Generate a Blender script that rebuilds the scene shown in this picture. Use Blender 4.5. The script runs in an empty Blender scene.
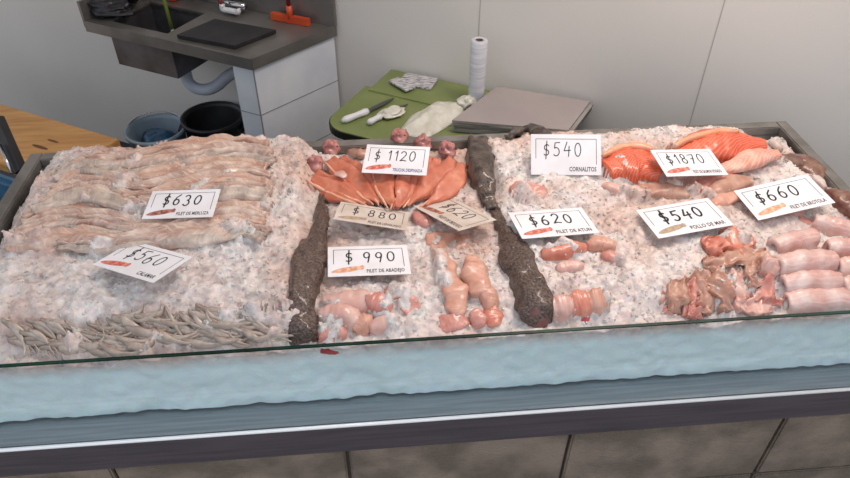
import bpy, math, random
import numpy as np
from mathutils import Vector, Matrix, noise
rnd = random.Random(7)
C = bpy.context.scene.collection
R = math.radians

# ------------------------------------------------------------------ camera
CAM = np.array([0.0, 0.0, 1.95]); FPX = 688.0
def cam_axes(p=R(39.87), y=R(5.24), r=R(0.3)):
    f = np.array([math.sin(y)*math.cos(p), math.cos(y)*math.cos(p), -math.sin(p)])
    rt = np.array([math.cos(y), -math.sin(y), 0.0]); up = np.cross(rt, f)
    c, s = math.cos(r), math.sin(r)
    return f, c*rt+s*up, -s*rt+c*up
FW, RT, UP = cam_axes()
def ray(px, py): return FW + RT*(px-425)/FPX - UP*(py-239)/FPX
def proj(p):
    d = np.array(p)-CAM; z = d@FW
    return 425+FPX*(d@RT)/z, 239-FPX*(d@UP)/z
def P(px, py, z):
    d = ray(px, py); return CAM + d*(z-CAM[2])/d[2]
def PY(px, py, y):
    d = ray(px, py); return CAM + d*y/d[1]
cam = bpy.data.objects.new('camera', bpy.data.cameras.new('camera')); C.objects.link(cam)
cam.matrix_world = Matrix([[RT[0], UP[0], -FW[0], 0], [RT[1], UP[1], -FW[1], 0], [RT[2], UP[2], -FW[2], 1.95], [0, 0, 0, 1]])
cam.data.sensor_width = 36; cam.data.lens = FPX*36/850; cam.data.clip_start = .02
bpy.context.scene.camera = cam

# ------------------------------------------------------------------ materials
def nodes_of(name):
    m = bpy.data.materials.new(name); m.use_nodes = True
    nt = m.node_tree; b = nt.nodes['Principled BSDF']
    return m, nt, b
def sset(b, **k):
    for n, v in k.items():
        n = n.replace('_', ' ')
        if n in b.inputs:
            b.inputs[n].default_value = v
def col4(c): return (c[0], c[1], c[2], 1)
def srgb(r, g, b):
    f = lambda v: ((v/255+.055)/1.055)**2.4 if v > 10 else v/255/12.92
    return (f(r), f(g), f(b))
def mat(name, c, rough=.5, metal=0, c2=None, scale=20, detail=3, bump=0, bscale=60, coat=0, sss=0, stretch=(1, 1, 1), coord='Object', lo=.35, hi=.65, bdist=.002, spec=.5):
    m, nt, b = nodes_of(name); N, L = nt.nodes, nt.links
    sset(b, Base_Color=col4(c), Roughness=rough, Metallic=metal, Coat_Weight=coat, Coat_Roughness=.12, Subsurface_Weight=sss, Subsurface_Scale=.01, Specular_IOR_Level=spec)
    tc = N.new('ShaderNodeTexCoord'); mp = N.new('ShaderNodeMapping'); mp.inputs['Scale'].default_value = stretch
    L.new(tc.outputs[coord], mp.inputs[0])
    if c2:
        n = N.new('ShaderNodeTexNoise'); n.inputs['Scale'].default_value = scale; n.inputs['Detail'].default_value = detail
        L.new(mp.outputs[0], n.inputs[0])
        cr = N.new('ShaderNodeValToRGB'); cr.color_ramp.elements[0].position = lo; cr.color_ramp.elements[1].position = hi
        cr.color_ramp.elements[0].color = col4(c); cr.color_ramp.elements[1].color = col4(c2)
        L.new(n.outputs[0], cr.inputs[0]); L.new(cr.outputs[0], b.inputs['Base Color'])
    if bump:
        n2 = N.new('ShaderNodeTexNoise'); n2.inputs['Scale'].default_value = bscale; n2.inputs['Detail'].default_value = 4
        L.new(mp.outputs[0], n2.inputs[0])
        bp = N.new('ShaderNodeBump'); bp.inputs['Strength'].default_value = bump; bp.inputs['Distance'].default_value = bdist
        L.new(n2.outputs[0], bp.inputs['Height']); L.new(bp.outputs[0], b.inputs['Normal'])
    return m
def flesh(name, ca, cb, cc=None, fibre=26, fib_amt=.35, chevron=0, rough=.34, bump=.5, across=False, seam=None, sss=.12, bands=False):
    """fish flesh: blotchy two-tone colour with muscle bands; UV u runs across, v along the piece"""
    m, nt, b = nodes_of(name); N, L = nt.nodes, nt.links
    sset(b, Roughness=rough, Coat_Weight=.35, Coat_Roughness=.15, Subsurface_Weight=sss, Subsurface_Scale=.008)
    tc = N.new('ShaderNodeTexCoord'); oi = N.new('ShaderNodeObjectInfo')
    n = N.new('ShaderNodeTexNoise'); n.inputs['Scale'].default_value = 26; n.inputs['Detail'].default_value = 5
    L.new(tc.outputs['Object'], n.inputs[0])
    cr = N.new('ShaderNodeValToRGB'); e = cr.color_ramp.elements
    e[0].position = .36; e[1].position = .62; e[0].color = col4(ca); e[1].color = col4(cb)
    if cc: q = e.new(.74); q.color = col4(cc)
    L.new(n.outputs[0], cr.inputs[0])
    sp = N.new('ShaderNodeSeparateXYZ'); L.new(tc.outputs['UV'], sp.inputs[0])
    a = N.new('ShaderNodeMath'); a.operation = 'SUBTRACT'; a.inputs[1].default_value = .5; L.new(sp.outputs[0], a.inputs[0])
    ab = N.new('ShaderNodeMath'); ab.operation = 'ABSOLUTE'; L.new(a.outputs[0], ab.inputs[0])
    mu = N.new('ShaderNodeMath'); mu.operation = 'MULTIPLY'; mu.inputs[1].default_value = chevron; L.new(ab.outputs[0], mu.inputs[0])
    ad = N.new('ShaderNodeMath'); ad.operation = 'ADD'; L.new(mu.outputs[0], ad.inputs[0]); L.new(sp.outputs[0 if across else 1], ad.inputs[1])
    n3 = N.new('ShaderNodeTexNoise'); n3.inputs['Scale'].default_value = 22; L.new(tc.outputs['Object'], n3.inputs[0])
    nm = N.new('ShaderNodeMath'); nm.operation = 'MULTIPLY_ADD'; nm.inputs[1].default_value = .05; L.new(n3.outputs[0], nm.inputs[0]); L.new(ad.outputs[0], nm.inputs[2])
    if bands:
        fr = N.new('ShaderNodeMath'); fr.operation = 'MULTIPLY'; fr.inputs[1].default_value = fibre*6.283; L.new(nm.outputs[0], fr.inputs[0])
        si = N.new('ShaderNodeMath'); si.operation = 'SINE'; L.new(fr.outputs[0], si.inputs[0]); lohi = (.35, 1)
    else:
        cb_ = N.new('ShaderNodeCombineXYZ'); fr = N.new('ShaderNodeMath'); fr.operation = 'MULTIPLY'; fr.inputs[1].default_value = fibre; L.new(nm.outputs[0], fr.inputs[0])
        L.new(fr.outputs[0], cb_.inputs[0]); f2 = N.new('ShaderNodeMath'); f2.operation = 'MULTIPLY'; f2.inputs[1].default_value = 1.6; L.new(sp.outputs[1 if across else 0], f2.inputs[0]); L.new(f2.outputs[0], cb_.inputs[1])
        L.new(oi.outputs['Random'], cb_.inputs[2])
        si = N.new('ShaderNodeTexNoise'); si.inputs['Scale'].default_value = 1; si.inputs['Detail'].default_value = 2; L.new(cb_.outputs[0], si.inputs[0]); lohi = (.5, .68)
    mr = N.new('ShaderNodeMapRange'); mr.inputs[1].default_value = lohi[0]; mr.inputs[2].default_value = lohi[1]; mr.inputs[3].default_value = 0; mr.inputs[4].default_value = fib_amt; L.new(si.outputs[0], mr.inputs[0])
    mx = N.new('ShaderNodeMix'); mx.data_type = 'RGBA'; mx.inputs['B'].default_value = col4(tuple(min(1, v*1.1+.16) for v in cb))
    L.new(mr.outputs[0], mx.inputs['Factor']); L.new(cr.outputs[0], mx.inputs['A'])
    out = mx.outputs['Result']
    if seam:
        s1 = N.new('ShaderNodeMapRange'); s1.inputs[1].default_value = .01; s1.inputs[2].default_value = .10; s1.inputs[3].default_value = .45; s1.inputs[4].default_value = 0
        L.new(ab.outputs[0], s1.inputs[0])
        m2 = N.new('ShaderNodeMix'); m2.data_type = 'RGBA'; m2.inputs['B'].default_value = col4(seam)
        L.new(s1.outputs[0], m2.inputs['Factor']); L.new(out, m2.inputs['A']); out = m2.outputs['Result']
    L.new(out, b.inputs['Base Color'])
    bp = N.new('ShaderNodeBump'); bp.inputs['Strength'].default_value = bump; bp.inputs['Distance'].default_value = .002
    ba = N.new('ShaderNodeMath'); ba.operation = 'MULTIPLY_ADD'; ba.inputs[1].default_value = .12 if bands else .9; L.new(si.outputs[0], ba.inputs[0])
    n4 = N.new('ShaderNodeTexNoise'); n4.inputs['Scale'].default_value = 70; n4.inputs['Detail'].default_value = 4; L.new(tc.outputs['Object'], n4.inputs[0])
    L.new(n4.outputs[0], ba.inputs[2])
    L.new(ba.outputs[0], bp.inputs['Height']); L.new(bp.outputs[0], b.inputs['Normal'])
    return m

M = {}
M['hake'] = flesh('hake flesh', srgb(176, 142, 128), srgb(216, 192, 176), srgb(232, 216, 202), fibre=70, fib_amt=.45, seam=srgb(170, 112, 98), chevron=.12)
M['hake2'] = flesh('hake flesh pink', srgb(182, 144, 126), srgb(212, 180, 162), srgb(226, 204, 188), fibre=80, fib_amt=.4, seam=srgb(186, 124, 106), chevron=.12)
M['hakeb'] = flesh('hake silver side', srgb(160, 142, 132), srgb(208, 190, 176), srgb(228, 216, 204), fibre=90, fib_amt=.3, bump=.5)
M['squid'] = flesh('squid', srgb(150, 132, 120), srgb(202, 186, 172), srgb(224, 212, 200), fibre=5, fib_amt=.1, bump=.25, rough=.25)
M['trout'] = flesh('trout flesh', srgb(188, 100, 74), srgb(208, 122, 94), srgb(218, 148, 120), fibre=7, fib_amt=.2, chevron=.25, bump=.4)
M['trout_edge'] = flesh('trout belly edge', srgb(226, 160, 128), srgb(240, 190, 160), fibre=8, fib_amt=.1)
M['head'] = flesh('trout head', srgb(136, 64, 62), srgb(202, 142, 134), srgb(226, 190, 180), fibre=6, fib_amt=.1, bump=1)
M['salmon'] = flesh('salmon flesh', srgb(206, 86, 52), srgb(220, 104, 68), srgb(226, 122, 86), fibre=15, fib_amt=.55, chevron=.8, bump=.35, bands=True)
M['salmon_fat'] = flesh('salmon fat band', srgb(226, 150, 110), srgb(232, 170, 134), fibre=12, fib_amt=.1)
M['salmon_belly'] = flesh('salmon belly', srgb(214, 140, 120), srgb(230, 176, 156), srgb(236, 204, 188), fibre=11, fib_amt=.5, chevron=.5, bands=True)
M['pinkwhite'] = flesh('pink white fillet', srgb(206, 156, 144), srgb(222, 186, 174), srgb(232, 208, 198), fibre=7, fib_amt=.12, bump=.3)
M['pink'] = flesh('pink flesh', srgb(194, 122, 110), srgb(212, 154, 140), srgb(222, 182, 168), fibre=14, fib_amt=.2, bump=.5)
M['peach'] = flesh('peach flesh', srgb(202, 142, 120), srgb(216, 166, 146), srgb(224, 188, 170), fibre=20, fib_amt=.2, bump=.6)
M['tuna'] = flesh('orange pink flesh', srgb(196, 110, 88), srgb(212, 142, 120), srgb(224, 178, 160), fibre=9, fib_amt=.3, bump=.4)
M['brotola'] = flesh('white rolled fillet', srgb(204, 156, 146), srgb(222, 196, 188), srgb(234, 220, 214), fibre=14, fib_amt=.3, across=True, bump=.5)
M['tan'] = flesh('tan fillet', srgb(172, 122, 102), srgb(200, 158, 138), srgb(214, 186, 168), fibre=12, fib_amt=.15, bump=.8)
M['maroon'] = flesh('maroon flesh', srgb(84, 44, 42), srgb(112, 66, 62), srgb(140, 100, 94), fibre=9, fib_amt=.1)
M['red'] = flesh('red flesh', srgb(160, 44, 50), srgb(196, 84, 84), srgb(214, 128, 124), fibre=9, fib_amt=.15)
M['darkfish'] = mat('dark fish skin', srgb(48, 38, 34), .32, c2=srgb(104, 86, 74), scale=42, detail=6, bump=1, bscale=190, coat=.4, bdist=.004, lo=.38, hi=.68)
M['darkfish2'] = mat('brown scaly skin', srgb(58, 44, 38), .36, c2=srgb(112, 90, 78), scale=210, detail=4, bump=1, bscale=220, coat=.3, bdist=.004, lo=.4, hi=.62)
M['redskin'] = mat('mottled red brown skin', srgb(98, 42, 34), .35, c2=srgb(150, 120, 100), scale=26, detail=6, bump=.8, bscale=120, coat=.3)
M['shell'] = mat('white bone', srgb(214, 204, 196), .35, c2=srgb(190, 160, 150), scale=20, bump=.3)
M['card'] = mat('price card', srgb(238, 236, 240), .45, c2=srgb(230, 226, 228), scale=12, bump=.05, spec=.4)
M['cardold'] = mat('stained card', srgb(216, 204, 196), .5, c2=srgb(200, 184, 170), scale=18)
M['ink'] = mat('marker ink', srgb(24, 22, 28), .5)
M['print'] = mat('printed line', srgb(70, 62, 66), .6)
M['printblue'] = mat('blue print', srgb(54, 66, 130), .6)
M['picred'] = mat('fish picture red', srgb(196, 84, 72), .5, c2=srgb(226, 150, 130), scale=120)
M['picbrown'] = mat('fish picture brown', srgb(120, 70, 56), .5, c2=srgb(196, 130, 112), scale=120)
M['picyel'] = mat('fish picture yellow', srgb(190, 170, 110), .5, c2=srgb(160, 130, 150), scale=120)
M['picor'] = mat('fish picture orange', srgb(214, 140, 100), .5, c2=srgb(232, 196, 170), scale=120)
M['steel'] = mat('brushed steel', srgb(152, 158, 162), .38, .5, c2=srgb(134, 140, 144), scale=6, bump=.08, bscale=30, stretch=(1, 30, 30), detail=5)
M['edge_highlight'] = mat('steel edge highlight', srgb(252, 252, 252), .22, .15)  # sky highlight along the steel bevel, painted as a near-white colour
M['steel_front'] = mat('steel fascia', srgb(122, 112, 116), .42, .55, c2=srgb(106, 98, 102), scale=5, stretch=(1, 10, 20))
M['tray'] = mat('tray steel', srgb(150, 146, 142), .45, .6, c2=srgb(122, 118, 112), scale=14, detail=5)
M['sink'] = mat('sink steel', srgb(142, 138, 134), .33, .6, c2=srgb(108, 105, 102), scale=5, detail=5)
M['sinkdark'] = mat('sink basin steel', srgb(108, 108, 114), .4, .6, c2=srgb(80, 78, 80), scale=7)
M['black'] = mat('black plastic', srgb(22, 21, 24), .45, c2=srgb(36, 34, 38), scale=12)
M['glove'] = mat('black rubber', srgb(18, 18, 22), .35, c2=srgb(44, 42, 48), scale=30, bump=.6, bscale=40)
M['orange'] = mat('orange plastic', srgb(206, 84, 40), .4, c2=srgb(186, 66, 34), scale=10)
M['redplastic'] = mat('dark red plastic', srgb(120, 36, 36), .4)
M['green_stick'] = mat('green yellow plastic', srgb(140, 156, 70), .4)
M['white_plastic'] = mat('white plastic', srgb(214, 214, 218), .35)
M['pipe'] = mat('grey pvc', srgb(196, 202, 214), .4, c2=srgb(170, 176, 190), scale=9)
M['tile'] = mat('white tile', srgb(226, 228, 232), .25, c2=srgb(208, 212, 220), scale=5)
M['grout'] = mat('grout', srgb(130, 132, 138), .8)
M['bluebucket'] = mat('bucket', srgb(150, 164, 176), .4, c2=srgb(128, 144, 158), scale=7)
M['bluewater'] = mat('blue bag', srgb(44, 92, 124), .3, c2=srgb(24, 54, 84), scale=22, bump=.8, bscale=20)
M['wood'] = mat('pine board', srgb(212, 160, 98), .5, c2=srgb(190, 134, 76), scale=5, stretch=(1, 9, 9), detail=5)
M['knot'] = mat('pine knot', srgb(112, 70, 38), .6)
M['green'] = mat('green laminate', srgb(110, 122, 70), .35, c2=srgb(122, 132, 80), scale=8)
M['tedge'] = mat('dark table edge', srgb(34, 34, 30), .4)
M['bag'] = mat('plastic bag', srgb(196, 192, 178), .3, c2=srgb(218, 216, 206), scale=24, bump=.9, bscale=34, bdist=.006)
M['paper'] = mat('grey board', srgb(158, 148, 146), .6, c2=srgb(148, 138, 138), scale=4)
M['paperedge'] = mat('board edges', srgb(150, 146, 142), .7, c2=srgb(84, 82, 80), scale=10, stretch=(1, 1, 40))
M['roll'] = mat('film roll', srgb(214, 214, 218), .3, c2=srgb(188, 188, 196), scale=8, stretch=(1, 1, 14))
M['core'] = mat('roll core', srgb(70, 58, 54), .7)
M['blade'] = mat('blade', srgb(120, 120, 120), .3, 1)
M['mag'] = mat('newspaper', srgb(196, 194, 196), .6, c2=srgb(110, 110, 118), scale=40, detail=1, lo=.48, hi=.62, stretch=(1, 5, 1))
M['bluecrate'] = mat('blue crate', srgb(84, 128, 158), .45, c2=srgb(60, 100, 130), scale=6)
M['stone'] = mat('stone tile', srgb(154, 136, 122), .6, c2=srgb(118, 105, 93), scale=9, detail=8, bump=.9, bscale=150, bdist=.003, lo=.38, hi=.6)
M['joint'] = mat('tile joint', srgb(110, 100, 92), .8)
M['floor'] = mat('shop floor', srgb(52, 50, 58), .4, c2=srgb(42, 42, 50), scale=4)
M['wall'] = mat('wall panel', srgb(226, 220, 214), .5, c2=srgb(218, 213, 208), scale=1.3, bump=.03)
M['seam'] = mat('panel seam', srgb(176, 170, 166), .7)
M['ceiling'] = mat('ceiling', srgb(200, 196, 190), .8)
M['chrome'] = mat('chrome', srgb(190, 190, 195), .12, 1)

def ice_mat():
    m, nt, b = nodes_of('crushed ice'); N, L = nt.nodes, nt.links
    sset(b, Roughness=.42, Subsurface_Weight=.3, Subsurface_Scale=.015, Specular_IOR_Level=.5)
    tc = N.new('ShaderNodeTexCoord')
    n = N.new('ShaderNodeTexNoise'); n.inputs['Scale'].default_value = 5.5; n.inputs['Detail'].default_value = 5; L.new(tc.outputs['Object'], n.inputs[0])
    cr = N.new('ShaderNodeValToRGB'); e = cr.color_ramp.elements
    e[0].position = .40; e[0].color = col4(srgb(226, 216, 212)); e[1].position = .66; e[1].color = col4(srgb(210, 180, 167))
    L.new(n.outputs[0], cr.inputs[0])
    n2 = N.new('ShaderNodeTexNoise'); n2.inputs['Scale'].default_value = 38; n2.inputs['Detail'].default_value = 5; L.new(tc.outputs['Object'], n2.inputs[0])
    cr2 = N.new('ShaderNodeValToRGB'); e = cr2.color_ramp.elements
    e[0].position = .32; e[0].color = col4(srgb(190, 184, 184)); e[1].position = .55; e[1].color = (1, 1, 1, 1)
    L.new(n2.outputs[0], cr2.inputs[0])
    mx = N.new('ShaderNodeMix'); mx.data_type = 'RGBA'; mx.blend_type = 'MULTIPLY'; mx.inputs['Factor'].default_value = .6
    L.new(cr.outputs[0], mx.inputs['A']); L.new(cr2.outputs[0], mx.inputs['B'])
    vo = N.new('ShaderNodeTexVoronoi'); vo.inputs['Scale'].default_value = 120; L.new(tc.outputs['Object'], vo.inputs[0])
    vr = N.new('ShaderNodeSeparateColor'); L.new(vo.outputs['Color'], vr.inputs[0])
    vm = N.new('ShaderNodeMapRange'); vm.inputs[3].default_value = .86; vm.inputs[4].default_value = 1.08; L.new(vr.outputs[0], vm.inputs[0])
    mv = N.new('ShaderNodeVectorMath'); mv.operation = 'SCALE'; L.new(mx.outputs['Result'], mv.inputs[0]); L.new(vm.outputs[0], mv.inputs['Scale'])
    # pink meltwater stains on top; bluish street daylight coloured into the ice against the glass
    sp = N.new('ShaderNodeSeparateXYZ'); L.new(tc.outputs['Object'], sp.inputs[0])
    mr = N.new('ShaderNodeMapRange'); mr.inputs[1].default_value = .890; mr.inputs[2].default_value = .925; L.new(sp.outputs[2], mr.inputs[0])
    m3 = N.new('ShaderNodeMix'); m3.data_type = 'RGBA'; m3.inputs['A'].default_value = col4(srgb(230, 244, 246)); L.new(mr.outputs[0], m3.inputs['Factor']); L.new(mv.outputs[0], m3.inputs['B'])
    L.new(m3.outputs['Result'], b.inputs['Base Color'])
    v = N.new('ShaderNodeTexNoise'); v.inputs['Scale'].default_value = 170; v.inputs['Detail'].default_value = 3; L.new(tc.outputs['Object'], v.inputs[0])
    bp = N.new('ShaderNodeBump'); bp.inputs['Strength'].default_value = .5; bp.inputs['Distance'].default_value = .003
    L.new(v.outputs[0], bp.inputs['Height']); L.new(bp.outputs[0], b.inputs['Normal'])
    return m
M['ice'] = ice_mat()
def glass_mat():
    m = bpy.data.materials.new('clear glass'); m.use_nodes = True; nt = m.node_tree; N, L = nt.nodes, nt.links
    N.clear(); o = N.new('ShaderNodeOutputMaterial'); t = N.new('ShaderNodeBsdfTransparent'); g = N.new('ShaderNodeBsdfGlossy'); x = N.new('ShaderNodeMixShader'); f = N.new('ShaderNodeMapRange'); lw = N.new('ShaderNodeLayerWeight'); pw = N.new('ShaderNodeMath')
    t.inputs[0].default_value = (.98, .995, .998, 1); g.inputs['Roughness'].default_value = .03; pw.operation = 'POWER'; pw.inputs[1].default_value = 4
    lw.inputs['Blend'].default_value = .5; L.new(lw.outputs['Facing'], pw.inputs[0]); L.new(pw.outputs[0], f.inputs[0]); f.inputs[3].default_value = .035; f.inputs[4].default_value = .8
    L.new(f.outputs[0], x.inputs[0]); L.new(t.outputs[0], x.inputs[1]); L.new(g.outputs[0], x.inputs[2]); L.new(x.outputs[0], o.inputs[0])
    return m
M['glass'] = glass_mat()
M['glassedge'] = mat('green glass edge', srgb(14, 36, 30), .15, c2=srgb(26, 62, 50), scale=9)

# ------------------------------------------------------------------ mesh building
class MB:
    def __init__(s): s.v = []; s.f = []; s.uv = None; s.flat_from = None
    def add(s, vs, fs):
        k = len(s.v); s.v += [tuple(map(float, p)) for p in vs]; s.f += [tuple(i+k for i in f) for f in fs]; return s
    def box(s, lo, hi, T=None, bev=0):
        bm_v = []
        x0, y0, z0 = lo; x1, y1, z1 = hi
        if bev <= 0:
            vs = [(x, y, z) for z in (z0, z1) for y in (y0, y1) for x in (x0, x1)]
            fs = [(0, 2, 3, 1), (4, 5, 7, 6), (0, 1, 5, 4), (2, 6, 7, 3), (0, 4, 6, 2), (1, 3, 7, 5)]
        else:
            import bmesh
            bm = bmesh.new(); bmesh.ops.create_cube(bm, size=1)
            for v in bm.verts: v.co = Vector(((x0+x1)/2+v.co.x*(x1-x0), (y0+y1)/2+v.co.y*(y1-y0), (z0+z1)/2+v.co.z*(z1-z0)))
            bmesh.ops.bevel(bm, geom=bm.edges[:], offset=bev, segments=2, affect='EDGES')
            vs = [v.co[:] for v in bm.verts]; fs = [[v.index for v in f.verts] for f in bm.faces]; bm.free()
        if T: vs = [T(*v) for v in vs]
        return s.add(vs, fs)
    def lathe(s, c, prof, n=28, caps=True):
        k0 = []
        for r, z in prof:
            for i in range(n):
                a = 2*math.pi*i/n; k0.append((c[0]+r*math.cos(a), c[1]+r*math.sin(a), c[2]+z))
        fs = []
        for j in range(len(prof)-1):
            for i in range(n):
                fs.append((j*n+i, j*n+(i+1) % n, (j+1)*n+(i+1) % n, (j+1)*n+i))
        if caps: fs.append(tuple(range(n))[::-1]); fs.append(tuple((len(prof)-1)*n+i for i in range(n)))
        return s.add(k0, fs)
    def tube(s, pts, r, n=10):
        pts = [np.array(p, float) for p in pts]; vs = []; m = len(pts); ref = None
        for i, p in enumerate(pts):
            t = pts[min(i+1, m-1)]-pts[max(i-1, 0)]; t = t/(np.linalg.norm(t)+1e-9)
            a = np.cross(t, (0, 0, 1)) if ref is None else ref-t*(ref@t)
            if np.linalg.norm(a) < 1e-3: a = np.cross(t, (0, 1, 0))
            a = a/np.linalg.norm(a); ref = a; b = np.cross(t, a); rr = r[i] if isinstance(r, (list, tuple)) else r
            for k in range(n):
                q = 2*math.pi*k/n; vs.append(p+rr*(a*math.cos(q)+b*math.sin(q)))
        fs = [(i*n+k, i*n+(k+1) % n, (i+1)*n+(k+1) % n, (i+1)*n+k) for i in range(m-1) for k in range(n)]
        fs += [tuple(range(n))[::-1], tuple((m-1)*n+k for k in range(n))]
        return s.add(vs, fs)
    def prism(s, poly, z0, z1, T=None):
        n = len(poly); vs = [(x, y, z0) for x, y in poly]+[(x, y, z1) for x, y in poly]
        if T: vs = [T(*v) for v in vs]
        fs = [tuple(range(n))[::-1], tuple(range(n, 2*n))]+[(i, (i+1) % n, n+(i+1) % n, n+i) for i in range(n)]
        return s.add(vs, fs)
    def obj(s, name, m, parent=None, smooth=False, origin=None):
        me = bpy.data.meshes.new(name)
        o = bpy.data.objects.new(name, me)
        off = np.zeros(3)
        vs = s.v
        if parent is not None:
            q = parent
            while q is not None: off = off+np.array(q.location); q = q.parent
        elif origin is not None: off = np.array(origin); o.location = tuple(origin)
        if off.any(): vs = [(a-off[0], b-off[1], c-off[2]) for a, b, c in vs]
        me.from_pydata(vs, [], s.f)
        if s.uv:
            uvl = me.uv_layers.new(name='UVMap'); li = np.empty(len(me.loops), dtype=np.int32); me.loops.foreach_get('vertex_index', li)
            uvl.data.foreach_set('uv', np.array(s.uv, dtype=np.float32)[li].ravel())
        if smooth: me.polygons.foreach_set('use_smooth', [i < (s.flat_from or 1e9) for i in range(len(me.polygons))])
        me.materials.append(M[m] if isinstance(m, str) else m)
        C.objects.link(o)
        if parent is not None: o.parent = parent
        me.update()
        return o
def tag(o, label=None, cat=None, group=None, kind=None):
    if label: o['label'] = label
    if cat: o['category'] = cat
    if group: o['group'] = group
    if kind: o['kind'] = kind
    return o
def empty(name, loc):
    o = bpy.data.objects.new(name, None); C.objects.link(o); o.location = tuple(float(a) for a in loc); o.empty_display_size = .05
    return o
def sm(t): t = min(1, max(0, t)); return t*t*(3-2*t)

# ------------------------------------------------------------------ the ice bed
TX0, TX1, TY0, TY1 = -.87, 1.155, .902, 1.60
XA, XB = -.145, .275      # the borders between the three heaps
def Hs(x, y):
    """height of the ice, smooth"""
    z = .930+.030*sm((y-.90)/.12)
    l = 1-sm((x-(XA-.045))/.05)
    g = sm((y-.905)/.09); z += g*l*(.030+.018*sm((y-1.0)/.5))
    r = sm((x-(XB+.0))/.05)
    z += g*r*(.012+.016*sm((y-1.0)/.5))
    z -= .035*sm((y-(TY1-.06))/.06) if XA < x < XB else .06*sm((y-(TY1-.045))/.045)
    z -= .075*sm((TX0+.085-x)/.07) + .05*sm((x-(TX1-.05-.35*sm((y-1.2)/.4)*.35))/.05)
    return z
def Hf(x, y):
    q = Vector((x, y, 0))
    return Hs(x, y)+.013*noise.noise(q*8)+.010*noise.noise(q*22)+.007*noise.noise(q*55)+.004*noise.noise(q*120)
def top(x, y):
    """ice surface, which in patches runs up over the fish lying in it"""
    z = Hf(x, y); h = FISH.ray_cast(Vector((x, y, 1.4)), Vector((0, 0, -1)))
    if h[0] is not None and h[0].z > z:
        q = Vector((x, y, 0))
        if x < XA: thr = .40 if y > 1.06 else .36
        elif x < XB: thr = 1.2 if y > 1.22 else .22
        else: thr = .8 if y > 1.4 or x > .84 else (.42 if x > .56 and y < 1.2 else .18)
        z = max(z, h[0].z+(noise.noise(q*13)+.45*noise.noise(q*40)-thr)*.034+.0035*noise.noise(q*110))
    return z
def hit(px, py, lift=0):
    d = ray(px, py); t = .7; st = .02
    while t < 3.2:
        p = CAM+d*t
        if p[2] < Hs(p[0], p[1])+lift: break
        t += st
    a, b = t-st, t
    for _ in range(12):
        m_ = (a+b)/2; p = CAM+d*m_
        if p[2] < Hs(p[0], p[1])+lift: b = m_
        else: a = m_
    return CAM+d*b

def ice(x0, x1, label):
    st = .004
    nx = int((x1-x0)/st)+1; ny = int((TY1-TY0)/st)+1
    xs = np.linspace(x0, x1, nx); ys = np.linspace(TY0, TY1, ny)
    m = MB(); vs = []
    for y in ys:
        for x in xs: vs.append((x, y, top(x, y)))
    fs = [(j*nx+i, j*nx+i+1, (j+1)*nx+i+1, (j+1)*nx+i) for j in range(ny-1) for i in range(nx-1)]
    # front face packed against the glass
    nz = 26; k = len(vs)
    for j in range(1, nz+1):
        for i, x in enumerate(xs):
            zt = vs[i][2]; z = zt+(.768-zt)*j/nz; q = Vector((x, 3.3, z))
            vs.append((x, TY0+.001+.004*(noise.noise(q*40)+.4)+.012*max(0, noise.noise(q*11)-.12)*sm(j/6), z))
    for j in range(nz):
        for i in range(nx-1):
            a = i if j == 0 else k+(j-1)*nx+i
            b = k+j*nx+i
            fs.append((a, b, b+1, a+1))
    m.add(vs, fs)
    # loose chips
    m.flat_from = len(m.f)
    r = random.Random(int(x0*1000)+5); nch = int(3500*(x1-x0))
    for _ in range(nch):
        x, y = r.uniform(x0+.004, x1-.004), r.uniform(TY0+.006, TY1-.01)
        s = r.choice((.003, .0035, .004, .005)); z = Hf(x, y)+s*.1
        z = top(x, y)+s*.1
        pv = []
        for a in ((1, 0, 0), (-1, 0, 0), (0, 1, 0), (0, -1, 0), (0, 0, 1), (0, 0, -1)):
            pv.append(Vector(a)*s*r.uniform(.5, 1.2)+Vector((r.uniform(-1, 1), r.uniform(-1, 1), r.uniform(-1, 1)))*s*.35)
        e = Matrix.Rotation(r.uniform(0, 3), 3, 'X') @ Matrix.Rotation(r.uniform(0, 3), 3, 'Z')
        m.add([(e @ p)+Vector((x, y, z)) for p in pv], [(0, 2, 4), (2, 1, 4), (1, 3, 4), (3, 0, 4), (2, 0, 5), (1, 2, 5), (3, 1, 5), (0, 3, 5)])
    o = m.obj('crushed_ice', 'ice', None, True)
    tag(o, label, 'ice', kind='stuff')

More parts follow.
